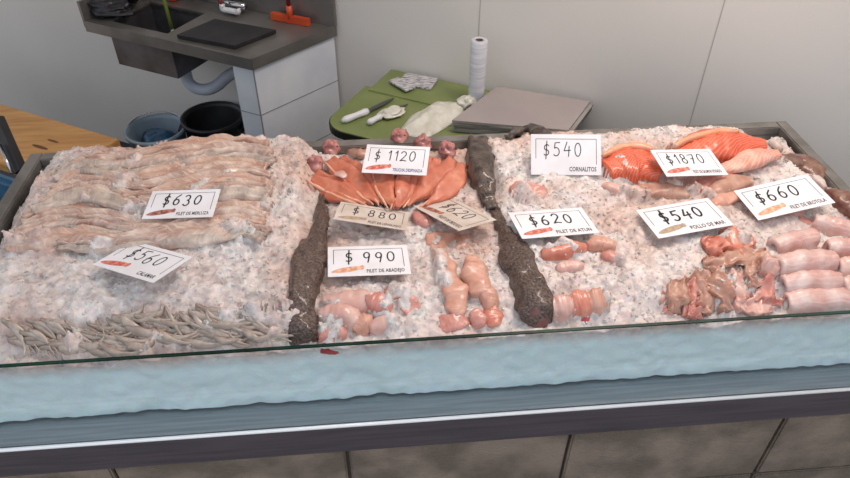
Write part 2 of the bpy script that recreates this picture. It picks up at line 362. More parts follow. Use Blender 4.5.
# ------------------------------------------------------------------ fish pieces
def catmull(p, n):
    p = [np.array(a, float) for a in p]; q = [2*p[0]-p[1]]+p+[2*p[-1]-p[-2]]; out = []
    m = len(p)-1
    for i in range(n):
        t = i/(n-1)*m; k = min(int(t), m-1); u = t-k; a, b, c, d = q[k:k+4]
        out.append(.5*((2*b)+(-a+c)*u+(2*a-5*b+4*c-d)*u*u+(-a+3*b-3*c+d)*u**3))
    return out
def loft(pts, width, thick, nu=18, nv=26, wf=None, lift=0, seed=0, wob=.08, groove=0, flat=.35, round_=False, tw=0, rip=0, ripn=3, dome=.5, px=True, conform=.7, hollow=0, zadd=None, crump=.003):
    """a piece of fish lying on the ice: spine given in photo pixels (or world), width/thickness in metres"""
    if px: W = [hit(a, b, lift) for a, b in pts]
    else: W = [np.array(p, float) for p in pts]
    W = catmull(W, nv); vs = []; uv = []
    off = Vector((seed*3.17, seed*1.31, 5.1))
    for i, p in enumerate(W):
        t = i/(nv-1)
        T = W[min(i+1, nv-1)]-W[max(i-1, 0)]; T[2] = 0 if px else T[2]; T = T/(np.linalg.norm(T)+1e-9)
        S = np.array([T[1], -T[0], 0.]); S /= (np.linalg.norm(S)+1e-9)
        if tw: 
            a = tw; S = S*math.cos(a)+np.array([0, 0, 1])*math.sin(a)
        U = np.cross(S, T); U = U/(np.linalg.norm(U)+1e-9)
        if U[2] < 0: U = -U
        e = wf(t) if wf else math.sin(math.pi*min(1, max(0, .04+.92*t)))**.45
        w = width*.5*e*(1+wob*noise.noise(Vector((t*4, 0, 0))+off)*2)
        h = thick*(.35+.65*e)*(1+wob*noise.noise(Vector((t*5, 9, 0))+off))*(e if round_ else 1)
        for k in range(nu):
            a = 2*math.pi*k/nu; ca, sa = math.cos(a), math.sin(a)
            cu = math.copysign(abs(ca)**.8, ca); x = w*cu*(1+wob*.8*noise.noise(Vector((t*9, ca*2, sa))+off))
            if sa >= 0: z = h*(sa**dome)*(1-groove*math.exp(-(ca/.22)**2))
            else: z = h*flat*sa
            if rip: z += rip*math.sin(ca*ripn+t*7+seed)*(.4+.6*abs(ca))
            z += .06*thick*noise.noise(Vector((t*16, ca*3, sa*2))+off)*2
            q = p+S*x+U*z
            if conform and px: q[2] += conform*(Hs(p[0]+S[0]*x, p[1]+S[1]*x)-Hs(p[0], p[1]))
            if px: q[2] += (zadd or 0)
            if crump: q = q+np.array(noise.noise_vector(Vector(q)*34+off))*crump+np.array(noise.noise_vector(Vector(q)*95+off))*crump*.4
            if px: q[1] = max(q[1], TY0+.003)
            vs.append(q); uv.append(((cu+1)/2 if sa >= 0 else (cu+1)/2, t))
    fs = [(i*nu+k, i*nu+(k+1) % nu, (i+1)*nu+(k+1) % nu, (i+1)*nu+k) for i in range(nv-1) for k in range(nu)]
    m = MB()
    for end, idx in ((0, 0), (1, nv-1)):
        c = np.mean([vs[idx*nu+k] for k in range(nu)], axis=0)
        if hollow:
            T = (W[1]-W[0]) if end == 0 else (W[-2]-W[-1]); T = T/np.linalg.norm(T)
            base = [idx*nu+k for k in range(nu)]
            for sc, dp in ((.72, -.002), (.5, hollow*.4), (.38, hollow)):
                k0 = len(vs)
                for b in [idx*nu+k for k in range(nu)]: vs.append(c+(vs[b]-c)*sc+T*dp); uv.append((.5, t))
                ring = list(range(k0, k0+nu))
                for k in range(nu): fs.append((base[k], base[(k+1) % nu], ring[(k+1) % nu], ring[k]))
                base = ring
            vs.append(c+T*hollow); uv.append((.5, t)); q = len(vs)-1
            for k in range(nu): fs.append((base[k], base[(k+1) % nu], q))
        else:
            vs.append(c); uv.append((.5, float(end))); q = len(vs)-1
            for k in range(nu): fs.append((idx*nu+k, idx*nu+(k+1) % nu, q))
    m.add(vs, fs); m.uv = uv; m.c = np.mean(W, axis=0)
    return m
def piece(name, m, material, label, cat, group=None):
    z = min(v[2] for v in m.v)
    o = m.obj(name, material, None, True, origin=(m.c[0], m.c[1], z)); fixn(o)
    return tag(o, label, cat, group)
def fixn(o):
    import bmesh
    bm = bmesh.new(); bm.from_mesh(o.data); bmesh.ops.recalc_face_normals(bm, faces=bm.faces[:]); bm.to_mesh(o.data); bm.free()
ORD = ['first', 'second', 'third', 'fourth', 'fifth', 'sixth', 'seventh', 'eighth', 'ninth', 'tenth', 'eleventh', 'twelfth', 'thirteenth', 'fourteenth', 'fifteenth', 'sixteenth']
taper = lambda a, b, c=.5: (lambda t: (a+(1-a)*sm(t/c)) if t < c else (b+(1-b)*sm((1-t)/(1-c))))

# hake fillets, left and right halves of the pile
NL = 11
for k in range(NL):
    f = k/(NL-1); j = lambda s: rnd.uniform(-s, s)
    x0 = 62-58*f+j(5); x1 = 150+18*f+j(8); y = 170+75*f
    pts = [(x0, y+5+j(2)), (x0+.25*(x1-x0), y-5+j(2)), (x0+.55*(x1-x0), y-6+j(2)), (x0+.8*(x1-x0), y+3+j(2)), (x1, y+12+j(3))]
    m = loft(pts, rnd.uniform(.040, .052), rnd.uniform(.011, .015), wf=taper(.5, .2, .3), lift=.004+.003*(k % 3), seed=k, groove=.45, rip=.005, ripn=4+k % 3, wob=.3, zadd=.003+.002*(k % 2), crump=.006, nu=24, nv=44)
    piece('hake_fillet', m, ('hake', 'hakeb', 'hake2', 'hake')[k % 4], f'pale hake fillet, {ORD[k]} from the back in the left half of the pile', 'fish fillet', 'hake fillets in the layered pile')
NR = 13
for k in range(NR):
    f = k/(NR-1); j = lambda s: rnd.uniform(-s, s)
    x0 = 92+32*min(1, f*2.5)+j(6); x1 = 272+j(5)-(6*f); y = 152+92*f
    pts = [(x0, y+9+j(2)), (x0+.25*(x1-x0), y+5+j(2)), (x0+.55*(x1-x0), y-5+j(2)), (x0+.8*(x1-x0), y-9+j(1)), (x1, y-4+j(2))]
    if k > NR-3: pts[0] = (60, y+8); pts[1] = (115, y+6)
    m = loft(pts, rnd.uniform(.042, .054), rnd.uniform(.013, .018), wf=taper(.25, .6, .5), lift=.006+.004*(k % 2), seed=k+30, groove=.4, rip=.005, ripn=4+k % 3, wob=.3, zadd=.004, crump=.006, nu=24, nv=44)
    piece('hake_fillet', m, ('hake2', 'hake', 'hakeb', 'hake2', 'hake')[k % 5], f'pinkish hake fillet, {ORD[k]} from the back in the right half of the pile', 'fish fillet', 'hake fillets in the layered pile')

# squid strips along the glass
def strip(x, y, ang, ln, bend, where, k, w=.0085):
    a = ang; pts = []
    px_, py_ = x, y
    for i in range(5):
        pts.append((px_, py_)); px_ += ln/4*math.cos(a); py_ += ln/4*math.sin(a)*.75; a += bend/4
    ex = max(0, max(b-(366-.0706*a) for a, b in pts))
    if ex: ex += rnd.uniform(0, 16); pts = [(a, b-ex) for a, b in pts]
    m = loft(pts, w*rnd.uniform(.8, 1.25), w*.85, nu=8, nv=14, wf=taper(.6, .15, .3), lift=.001+.014*rnd.random()**1.5, seed=k, wob=.2, flat=.8, zadd=.003)
    piece('squid_strip', m, 'squid', where, 'squid', 'squid strips along the front glass')
spots = [(8, 58, 26, 'left', .35, .9), (58, 110, 24, 'left', .9, -1.3), (110, 165, 26, 'middle', .6, -1.1), (165, 215, 26, 'middle', .95, -.7), (215, 290, 34, 'right', .5, -.9)]
kk = 0
LBL = {'left': 'grey squid strip in the tangle at the left end of the glass', 'middle': 'beige curved squid strip in the tangle below the $560 card', 'right': 'thin grey squid strip in the tangle beside the brown divider fish'}
for xa, xb, n, where, ang, bend in spots:
    for i in range(n):
        x = xa+(xb-xa)*i/n+rnd.uniform(-5, 5); gl = 366-.0706*x
        y = gl-rnd.uniform(6, 40)
        strip(x, y, ang+rnd.uniform(-.5, .4), rnd.uniform(26, 62), bend*rnd.uniform(.3, 2.2), LBL[where], kk, rnd.choice((.006, .008, .010, .012))); kk += 1
for i in range(5):
    strip(196+i*2, 308+i*4, .35-.02*i, 58, -.85, 'long cream squid strip arching above the tangle in front', 400+i, .011)

# divider fish
def darkfish(pts, w, h, material, label, wf, cut=None, cutmat='red', lift=0):
    m = loft(pts, w, h, nu=22, nv=40, wf=wf, lift=lift, seed=len(label), wob=.18, round_=True, flat=.6, dome=.8, crump=.007)
    z = min(v[2] for v in m.v)
    root = empty('divider_fish', (m.c[0], m.c[1], z)); tag(root, label, 'fish', 'dark fish between the heaps')
    fixn(m.obj('fish_body', material, root, True))
    if cut:
        q = loft(cut, w*.72, h*.8, nu=18, nv=12, lift=lift, seed=3, wob=.2, round_=True, flat=.6)
        o = q.obj('cut_end', 'maroon', root, True); fixn(o); o['label'] = 'dark red raw cut end'
darkfish([(322, 188), (321, 225), (311, 265), (303, 305), (304, 343)], .062, .034, 'darkfish2', 'long brown speckled fish between the left ice heap and the $990 card', lambda t: .25+.75*sm(t/.6), None)
darkfish([(476, 141), (479, 165), (485, 190), (492, 210)], .062, .036, 'darkfish', 'black rounded fish tail lying right of the orange trout', lambda t: (.62+.38*sm(t/.1))*(1-.55*sm((t-.5)/.5)) if t > .02 else .5, None, lift=.006)
darkfish([(494, 212), (509, 243), (522, 275), (535, 305), (541, 326)], .068, .036, 'darkfish2', 'dark scaly fish in front of the $620 tuna card reaching the glass', lambda t: (.35+.65*sm(t/.5))*(1-.25*sm((t-.8)/.2)), [(534, 308), (541, 329)], 'red')
darkfish([(508, 137), (525, 131), (541, 135), (549, 150), (545, 170)], .04, .024, 'darkfish', 'black curled fish piece on the ice behind the $540 CORNALITOS card', lambda t: .5+.5*math.sin(math.pi*t), None)
# butterflied trout: head and two halves
def lobe(pts, w, root, lift, k):
    m = loft(pts, w, .012, nu=20, nv=28, wf=lambda t: (.45+.55*sm(t/.35))*(1-.85*sm((t-.45)/.6)), lift=lift, seed=k, groove=.25, wob=.06, rip=.002, tw=(-.38 if pts[0][0] < pts[-1][0] else .38), zadd=.007)
    o = m.obj('fillet_half', 'trout', root, True); fixn(o)
    # pale belly rim along one side
    mm = loft([(a-w*88, b+1) for a, b in pts], .007, .006, nu=8, nv=20, lift=lift+.004, seed=k, zadd=.004)
    e = mm.obj('belly_edge', 'trout_edge', o, True)
def trout(label, head, lobes, lift, hm='head', hr=.022):
    c = hit(*head, lift)
    root = empty('butterflied_trout', c); tag(root, label, 'fish', 'butterflied trout fanned behind the cards')
    for k, (p, w) in enumerate(lobes): lobe(p, w*1.12, root, lift, k+int(head[0]))
    m = MB(); n = 14; vs = []; fs = []
    for j in range(n+1):
        for i in range(16):
            th, ph = math.pi*j/n, 2*math.pi*i/16
            d = Vector((math.sin(th)*math.cos(ph), math.sin(th)*math.sin(ph), math.cos(th)))
            r = hr*(1+.45*noise.noise(d*2.2+Vector((head[0], 0, 0)))+.12*noise.noise(d*6))
            mouth = .35*math.exp(-((d-Vector((.1, -.75, .6)).normalized()).length/.35)**2)
            r *= 1-mouth
            vs.append((c[0]+d.x*r, c[1]+d.y*r*1.25, c[2]+.012+d.z*r))
    fs = [(j*16+i, j*16+(i+1) % 16, (j+1)*16+(i+1) % 16, (j+1)*16+i) for j in range(n) for i in range(16)]
    m.add(vs, fs); ho = m.obj('fish_head', hm, root, True); fixn(ho)
    for sx in (-1, 1):
        e = MB(); e.lathe((c[0]+sx*hr*.72, c[1]-hr*.5, c[2]+.012+hr*.55), [(.0004, -.0018), (.0018, -.001), (.0022, 0), (.0018, .001), (.0004, .0018)], 10); e.obj('eye', 'black', ho, True)
trout('orange butterflied trout at the left edge of the fan by the ice heap', (315, 168), [([(312, 180), (330, 192), (346, 199), (366, 207)], .05), ([(318, 176), (336, 190), (356, 200), (374, 208)], .045)], .0)
trout('orange butterflied trout with pale torn flap, left of the $1120 card', (332, 152), [([(331, 163), (346, 178), (362, 192), (380, 206)], .062), ([(343, 160), (355, 175), (370, 190), (384, 206)], .05)], .006)
trout('orange trout right of the $1120 card with a pink head', (447, 154), [([(452, 163), (442, 178), (428, 192), (410, 206)], .06), ([(462, 168), (455, 183), (440, 197), (424, 208)], .05)], .006)
trout('orange trout lying below the right bottom corner of the $1120 card', (423, 147), [([(428, 160), (424, 177), (415, 193), (403, 208)], .05), ([(437, 162), (432, 178), (422, 194), (408, 208)], .05)], .010)
trout('orange butterflied trout opened in two lobes directly under the $1120 card', (399, 141), [([(378, 162), (380, 180), (385, 195), (394, 210)], .062), ([(413, 164), (411, 182), (405, 196), (397, 210)], .066)], .014)
m = loft([(336, 174), (341, 176), (345, 180)], .026, .003, nu=10, nv=10, lift=.028, zadd=.006); piece('skin_flap', m, 'pinkwhite', 'small cream torn scrap lying on the trout left of the $1120 card', 'fish scrap')
m = loft([(349, 152), (362, 154), (372, 152)], .045, .018, lift=.002, seed=9, round_=True); piece('trout_scrap', m, 'tan', 'greyish tan trout scrap at the back rim left of the $1120 card', 'fish scrap')

def add(name, pts, w, th, material, label, cat='fish fillet', group=None, **k):
    k['zadd'] = k.get('zadd', 0)-.003
    if name == 'flesh_strip': w *= 1.25; k.setdefault('crump', .006)
    if name == 'folded_fillet': k.setdefault('crump', .005)
    m = loft(pts, w, th, **k); return piece(name, m, material, label, cat, group)
G = 'pink cod fillets behind the glass'
add('folded_fillet', [(322, 302), (345, 303), (368, 303), (388, 305)], .042, .026, 'pinkwhite', 'plump pinkish white fillet, uppermost of those below the $990 card', group=G, lift=.004, seed=1, zadd=.0, flat=.7)
add('folded_fillet', [(364, 301), (378, 305), (392, 311)], .04, .024, 'pink', 'short pink fillet end just right of the uppermost one below the $990 card', group=G, lift=.010, seed=2, flat=.7)
add('folded_fillet', [(318, 319), (334, 317), (350, 320), (360, 326)], .044, .03, 'pinkwhite', 'smooth rounded pinkish fillet by the divider fish near the glass', group=G, lift=.008, seed=3, flat=.7)
add('folded_fillet', [(356, 334), (362, 326), (372, 320)], .034, .024, 'peach', 'small folded fillet end standing in the gap of the pink group', group=G, lift=.006, seed=4, flat=.7, hollow=.01)
add('folded_fillet', [(370, 330), (384, 325), (398, 321)], .036, .02, 'pinkwhite', 'pale pink fillet at the right end of the group below $990', group=G, lift=.004, seed=5, flat=.7)
add('folded_fillet', [(318, 338), (332, 334), (348, 334)], .038, .022, 'pink', 'rosy fillet touching the glass beside the brown divider fish', group=G, lift=.002, seed=6, flat=.7)
add('folded_fillet', [(385, 288), (398, 291), (410, 296)], .05, .012, 'pink', 'pink fillet half buried in ice below the right corner of $990', group=G, lift=.0, seed=7, rip=.003)
add('red_fish_piece', [(318, 346), (328, 348), (338, 350)], .03, .02, 'red', 'dark red fish piece pressed low against the glass below the pink fillets', 'fish piece', lift=-.012, seed=7)
G = 'peach strips in the middle heap'
add('flesh_strip', [(436, 245), (444, 265), (452, 290), (461, 316)], .038, .014, 'peach', 'longest peach coloured fillet strip, running towards the glass', group=G, lift=.003, seed=11, rip=.002)
add('flesh_strip', [(452, 276), (456, 295), (458, 318)], .04, .014, 'peach', 'pale peach strip lying over the longest one near its front end', group=G, lift=.008, seed=12)
add('flesh_strip', [(471, 260), (476, 278), (481, 297)], .044, .026, 'peach', 'thick peach block of fillet with a rounded front end', group=G, lift=.008, seed=13, wf=taper(.6, .75, .4))
add('flesh_strip', [(485, 285), (488, 298), (491, 311)], .034, .022, 'peach', 'short rounded peach piece right of the thick block', group=G, lift=.004, seed=14)
add('flesh_strip', [(436, 327), (450, 324), (468, 321)], .034, .014, 'pink', 'orange pink scrap lying crosswise at the glass, left end of peach strips', group=G, lift=.003, seed=15)
add('flesh_strip', [(474, 312), (477, 320), (478, 328)], .028, .016, 'pink', 'small pink end at the glass under the thick peach block', group=G, lift=.003, seed=16)
add('flesh_strip', [(491, 308), (493, 318), (495, 328)], .03, .016, 'tuna', 'narrow orange strip end at the glass, rightmost of the peach group', group=G, lift=.003, seed=17)
add('flesh_strip', [(398, 282), (408, 300), (415, 318)], .03, .008, 'pink', 'thin pink sliver melting into ice between $990 and peach strips', group=G, lift=-.001, seed=18, rip=.003)
add('trout_end', [(414, 214), (424, 222), (432, 226)], .035, .018, 'pink', 'pink fish piece tucked under the left end of the tilted $620 card', 'fish piece', lift=.0, seed=19)
add('flesh_strip', [(426, 236), (450, 243), (470, 240)], .05, .01, 'peach', 'faint peach fillet under ice below the tilted $620 card', 'fish fillet', group=G, lift=-.001, seed=20, rip=.003)
# right heap: pieces by the tuna card
G = 'orange rolls around the tuna card'
add('rolled_fillet', [(541, 256), (556, 254), (572, 250), (586, 249)], .036, .024, 'tuna', 'orange pink roll directly below the $620 FILET DE ATUN card', group=G, lift=.005, seed=21)
add('rolled_fillet', [(586, 246), (600, 245), (616, 248)], .034, .022, 'peach', 'pale peach roll right of the orange one below the tuna card', group=G, lift=.005, seed=22)
add('rolled_fillet', [(556, 270), (568, 268), (583, 266)], .03, .018, 'pinkwhite', 'half buried pale pink roll under the orange one', group=G, lift=.0, seed=23)
add('rolled_fillet', [(600, 256), (612, 259), (625, 263)], .03, .018, 'pink', 'salmon pink roll with a dark tip on the ice', group=G, lift=.003, seed=24)
ro = empty('rolled_fillet', hit(578, 310)); tag(ro, 'banded orange and cream fillet roll near the glass right of the divider fish', 'fish fillet', G)
for k, (p, w, mt, nm) in enumerate([([(551, 314), (562, 312), (572, 310)], .044, 'pinkwhite', 'pale_end'), ([(568, 311), (579, 308), (592, 306)], .05, 'tuna', 'orange_middle'), ([(587, 307), (597, 305), (606, 303)], .046, 'peach', 'rounded_end')]):
    q = loft(p, w, .032, lift=.002, seed=40+k, flat=.7, wf=taper(.75, .75, .4)); o = q.obj(nm, mt, ro, True); fixn(o); o['label'] = ('cream pale end', 'orange middle band', 'rounded peach end')[k]
add('red_fish_piece', [(572, 324), (582, 322), (592, 321)], .03, .02, 'red', 'bright red fish piece at the glass under the banded roll', 'fish piece', lift=-.006, seed=27)
add('red_fish_piece', [(622, 324), (636, 320), (650, 318)], .04, .014, 'pink', 'rosy fish piece sunk in ice at the glass, left of the ragged fillets', 'fish piece', lift=-.008, seed=28)
add('flesh_strip', [(632, 282), (646, 290), (658, 297)], .05, .010, 'pinkwhite', 'blurred pink fillet under ice left of the ragged fillets', lift=-.002, seed=29, rip=.003)
add('flesh_strip', [(512, 187), (526, 192), (545, 197)], .055, .018, 'pink', 'pink fillet half covered by ice above the $620 tuna card', lift=-.003, seed=30, rip=.003)
# ragged pollo fillets
G = 'ragged tan fillets in front of the hake card'
rag = [([(708, 251), (722, 244), (738, 243), (750, 248)], .055, .028, 'tuna', 'crumpled orange tan fillet, highest of the ragged ones'),
 ([(704, 262), (725, 260), (748, 256), (768, 254)], .05, .014, 'tan', 'long pale fillet lying crosswise below the crumpled orange one'),
 ([(672, 311), (677, 295), (684, 278)], .036, .022, 'tan', 'upright tan fillet fold at the left end of the ragged ones'),
 ([(682, 318), (690, 300), (697, 284)], .03, .02, 'pink', 'pink fold leaning beside the leftmost tan one'),
 ([(700, 272), (704, 292), (706, 315)], .038, .022, 'tan', 'tan fold running to the glass below the long crosswise fillet'),
 ([(716, 268), (722, 288), (727, 312)], .040, .024, 'tan', 'broad tan fold, middle one of the ragged row'),
 ([(733, 272), (738, 292), (742, 312)], .036, .022, 'pinkwhite', 'pinkish white fold right of the broad tan one'),
 ([(752, 262), (750, 275), (754, 288)], .034, .022, 'tan', 'short tan fold near the white rolls'),
 ([(768, 258), (772, 266), (776, 274)], .036, .03, 'pinkwhite', 'small curled fold touching the largest white roll'),
 ([(752, 290), (766, 295), (782, 305)], .042, .022, 'pink', 'rosy fillet with a torn tip beside the lowest white roll'),
 ([(744, 304), (758, 308), (772, 311)], .034, .016, 'pinkwhite', 'pale rosy scrap at the glass under the rosy torn fillet'),
 ([(690, 306), (694, 313), (698, 320)], .03, .018, 'pink', 'small pink end at the glass between two tan folds'),
 ([(660, 300), (668, 304), (674, 314)], .03, .014, 'pink', 'pale pink scrap on the ice, left of all ragged folds')]
for k, (p, w, th, mt, lb) in enumerate(rag):
    add('ragged_fillet', p, w*1.25, th*.6, mt, lb, group=G, lift=.004+.004*(k % 3), seed=50+k, rip=.007, ripn=5.2, wob=.5, flat=.3, nu=28, nv=30, wf=taper(.55, .45, .5), crump=.009)
# white rolls
G = 'white rolled fillets at the right end'
rolls = [([(772, 250), (784, 247), (798, 243), (812, 240)], .050, .034, 'brotola', 'white roll with a red tinged top, left of the dark hollow ends'),
 ([(776, 269), (796, 266), (816, 264), (833, 264)], .056, .036, 'brotola', 'largest white fillet roll, second row from the red tinged one'),
 ([(782, 288), (802, 286), (822, 285), (838, 285)], .046, .032, 'brotola', 'white roll just below the largest one'),
 ([(786, 304), (806, 302), (828, 301), (850, 300)], .046, .026, 'brotola', 'pale roll pressed against the glass at the right end'),
 ([(812, 224), (826, 228), (842, 232), (858, 236)], .046, .034, 'brotola', 'white roll lying in front of the $660 card corner'),
 ([(826, 250), (842, 251), (862, 252)], .044, .032, 'brotola', 'white roll at the frame edge behind the largest roll'),
 ([(836, 271), (852, 271), (868, 271)], .048, .034, 'pinkwhite', 'pinkish roll end at the frame edge right of the largest roll'),
 ([(842, 290), (856, 289), (872, 288)], .044, .03, 'pinkwhite', 'pinkish roll end at the frame edge, nearest the glass')]
for k, (p, w, th, mt, lb) in enumerate(rolls):
    add('rolled_fillet', p, w, th, mt, lb, group=G, lift=.004+.003*(k % 2), seed=70+k, flat=.8, hollow=.014, wf=lambda t: .80+.20*math.sin(math.pi*t), dome=.75, wob=.08)
add('flesh_strip', [(776, 218), (790, 214), (804, 210)], .03, .014, 'pinkwhite', 'pale pink fillet under the bottom edge of the $660 card', lift=.0, seed=80)
add('flesh_strip', [(785, 222), (800, 219), (815, 222)], .024, .010, 'pink', 'small rosy strip in ice below the $660 card', lift=.0, seed=81)
# salmon sides
def salmon(label, pts, w, th, lift, fat, belly=None):
    q = loft(pts, w, th, nu=28, nv=40, wf=taper(.55, .45, .55), lift=lift, seed=len(label), wob=.04, flat=.5, dome=.6)
    root = empty('salmon_side', (q.c[0], q.c[1], min(v[2] for v in q.v))); tag(root, label, 'fish fillet', 'salmon sides behind the $1870 card')
    fixn(q.obj('salmon_flesh', 'salmon', root, True))
    q = loft(fat[0], fat[1], .012, nu=12, nv=30, lift=fat[2], seed=2, wob=.05); o = q.obj('fat_band', 'salmon_fat', root, True); fixn(o); o['label'] = 'pale orange fat band'
    if belly:
        q = loft(belly[0], belly[1], .02, nu=20, nv=26, lift=belly[2], seed=6, wob=.12, wf=taper(.4, .5, .5)); o = q.obj('belly_flap', 'salmon_belly', root, True); fixn(o); o['label'] = 'pale pink belly flap'
salmon('bright orange salmon side left of the $1870 card', [(604, 172), (620, 168), (640, 168), (662, 176)], .125, .036, .006, ([(602, 157), (618, 149), (638, 147), (656, 152)], .02, .034))
salmon('larger bright orange salmon side right of and behind the $1870 card', [(672, 158), (698, 152), (728, 148), (762, 150)], .12, .042, .010, ([(668, 150), (692, 139), (716, 133), (738, 132)], .018, .046), ([(716, 172), (738, 166), (758, 158), (778, 156)], .06, .016))
G = 'pale fillets in front of the salmon'
add('pale_fillet', [(602, 186), (614, 190), (628, 194)], .03, .018, 'pinkwhite', 'white fillet tip with a pink cut end, right of the CORNALITOS card', group=G, lift=.003, seed=90)
add('pale_fillet', [(628, 196), (650, 192), (672, 191), (690, 194)], .05, .018, 'tan', 'tan fillet between the left salmon side and the POLLO DE MAR card', group=G, lift=.004, seed=91, rip=.003)
add('pale_fillet', [(682, 192), (700, 187), (718, 181), (736, 178)], .036, .018, 'pink', 'pink fillet below the bottom edge of the $1870 card', group=G, lift=.006, seed=92, rip=.002)
add('pale_fillet', [(704, 196), (718, 190), (736, 184), (752, 182)], .05, .020, 'tan', 'long tan fillet behind the right end of the POLLO DE MAR card', group=G, lift=.010, seed=93, rip=.003)
add('pale_fillet', [(712, 206), (724, 200), (740, 196)], .04, .016, 'peach', 'peach tan fillet left of the $660 card corner', group=G, lift=.006, seed=94, rip=.003)
# back right corner
add('red_fish', [(782, 160), (796, 165), (812, 172), (824, 180)], .07, .03, 'redskin', 'mottled red brown fish piece behind the $660 card', 'fish', lift=.0, seed=95, round_=True)
add('brown_fish', [(828, 190), (842, 203), (858, 218)], .05, .03, 'redskin', 'dark brown fish right of the $660 card at the frame edge', 'fish', lift=.006, seed=96, round_=True)
add('fish_bone', [(770, 140), (775, 144), (781, 150)], .022, .014, 'shell', 'small white bone piece in the back right tray corner', 'bone', lift=.01, seed=97)
add('fish_bone', [(814, 176), (819, 182), (826, 188)], .022, .012, 'shell', 'small white bone piece on the tray rim behind the $660 card', 'bone', lift=.022, seed=98)

# the ice last: loose crystals also lie on the fish
from mathutils.bvhtree import BVHTree
bpy.context.view_layer.update()
bv, bf = [], []
for o in C.objects:
    if o.type == 'MESH':
        t = o
        while t.parent: t = t.parent
        if t.name.split('.')[0] != 'divider_fish' and t.get('category') in ('fish fillet', 'fish', 'squid', 'fish piece', 'fish scrap'):
            k = len(bv); mw = o.matrix_world; bv += [mw @ v.co for v in o.data.vertices]; bf += [[i+k for i in p.vertices] for p in o.data.polygons]
FISH = BVHTree.FromPolygons(bv, bf)
ice(TX0+.012, XA, 'heaped crushed ice on the left under the hake fillets and squid')
ice(XA, XB, 'crushed ice in the middle under the butterflied trout and four cards')
ice(XB, TX1-.012, 'crushed ice on the right under the salmon and rolled fillets')

# ------------------------------------------------------------------ price cards
def rodr(v):
    a = np.linalg.norm(v)
    if a < 1e-9: return np.eye(3)
    k = v/a; K = np.array([[0, -k[2], k[1]], [k[2], 0, -k[0]], [-k[1], k[0], 0]])
    return np.eye(3)+math.sin(a)*K+(1-math.cos(a))*K@K
ASP = .59
def solve_card(cs, tilt, lift):
    cs = np.array(cs, float); ctr = cs.mean(0)
    top = (cs[0]+cs[1])/2; bot = (cs[2]+cs[3])/2; rg = (cs[1]+cs[2])/2-(cs[0]+cs[3])/2
    best = None
    for t0 in (tilt,):
        base_x = P(ctr[0]+rg[0], ctr[1]+rg[1], 1.0)-P(ctr[0], ctr[1], 1.0); base_x /= np.linalg.norm(base_x)
        nrm = np.array([0, -math.sin(t0), math.cos(t0)]); X = base_x-nrm*(base_x@nrm); X /= np.linalg.norm(X)
        Y = np.cross(nrm, X); B = np.column_stack([X, Y, nrm])
        v = np.zeros(6); v[5] = .17
        def world(v):
            Rm = rodr(v[:3])@B; c0 = hit(ctr[0], ctr[1], lift); d = ray(ctr[0]+v[3]*10, ctr[1]+v[4]*10)
            c = CAM+d*((c0-CAM)@FW)
            w = v[5]; hh = w*ASP
            return [c+Rm@np.array([sx*w/2, sy*hh/2, 0]) for sx, sy in ((-1, 1), (1, 1), (1, -1), (-1, -1))], Rm, c
        def res(v):
            q = world(v)[0]; r = []
            for a, b in zip(q, cs): x, y = proj(a); r += [x-b[0], y-b[1]]
            return np.array(r+[(v[5]-.172)*60, *(v[:3]*.5)])
        lam = 1e-3
        for it in range(40):
            r0 = res(v); J = np.array([(res(v+e)-r0)/1e-5 for e in np.eye(6)*1e-5]).T
            dv = np.linalg.solve(J.T@J+lam*np.eye(6), -J.T@r0); v = v+np.clip(dv, -.2, .2)
        q, Rm, c = world(v); r = res(v)
    return v[5], Rm, c, np.abs(r[:8]).max(), q
# hand drawn digits as strokes in a unit box
def arc(cx, cy, rx, ry, a0, a1, n=14): return [(cx+rx*math.cos(R(a0+(a1-a0)*i/n)), cy+ry*math.sin(R(a0+(a1-a0)*i/n))) for i in range(n+1)]
GL = {'0': [arc(.5, .5, .36, .46, 70, 440, 20)], '1': [[(.25, .72), (.52, .98), (.5, .02)]],
 '2': [arc(.48, .72, .34, .26, 165, -30, 10)+[(.12, .04), (.5, .1), (.92, .04)]], '4': [[(.45, .98), (.1, .38), (.9, .42)], [(.72, .7), (.66, 0)]],
 '5': [[(.88, .96), (.28, .93), (.22, .56)]+arc(.42, .32, .38, .29, 100, -140, 12)], '6': [[(.75, .98), (.35, .72), (.16, .4)]+arc(.48, .27, .32, .26, 170, 520, 16)],
 '3': [arc(.45, .74, .32, .24, 150, -80, 10)+arc(.45, .26, .36, .26, 80, -150, 10)], '7': [[(.08, .92), (.86, .96), (.38, .0)], [(.26, .5), (.74, .54)]],
 '8': [arc(.5, .74, .26, .23, 270, -90, 14)+arc(.5, .26, .32, .25, 90, 450, 14)], '9': [arc(.46, .7, .3, .27, 20, 380, 16)+[(.76, .6), (.62, .0)]],
 '$': [arc(.52, .68, .3, .2, 40, 260, 10)+arc(.46, .32, .32, .2, 90, -140, 10), [(.5, 1.15), (.46, -.15)]]}
def strokes(m, txt, x0, y0, ch, cw, wd, z, seed, gap=.18):
    r = random.Random(seed); x = x0
    for c in txt:
        if c == ' ': x += cw*.6; continue
        dy = r.uniform(-.05, .05)*ch; sl = r.uniform(.02, .16); s_ = r.uniform(.93, 1.06)
        for st in GL[c]:
            pts = [(x+(px+sl*py)*cw, y0+dy+py*ch*s_) for px, py in st]
            for a, b in zip(pts, pts[1:]):
                d = np.array(b)-np.array(a); l = np.linalg.norm(d)
                if l < 1e-7: continue
                n = np.array([-d[1], d[0]])/l*wd/2; e = d/l*wd*.3; a_ = np.array(a)-e; b_ = np.array(b)+e
                m.add([(*(a_+n), z), (*(a_-n), z), (*(b_-n), z), (*(b_+n), z)], [(0, 1, 2, 3)])
        x += cw*(1+gap)*(.75 if c == '1' else 1)
    return x
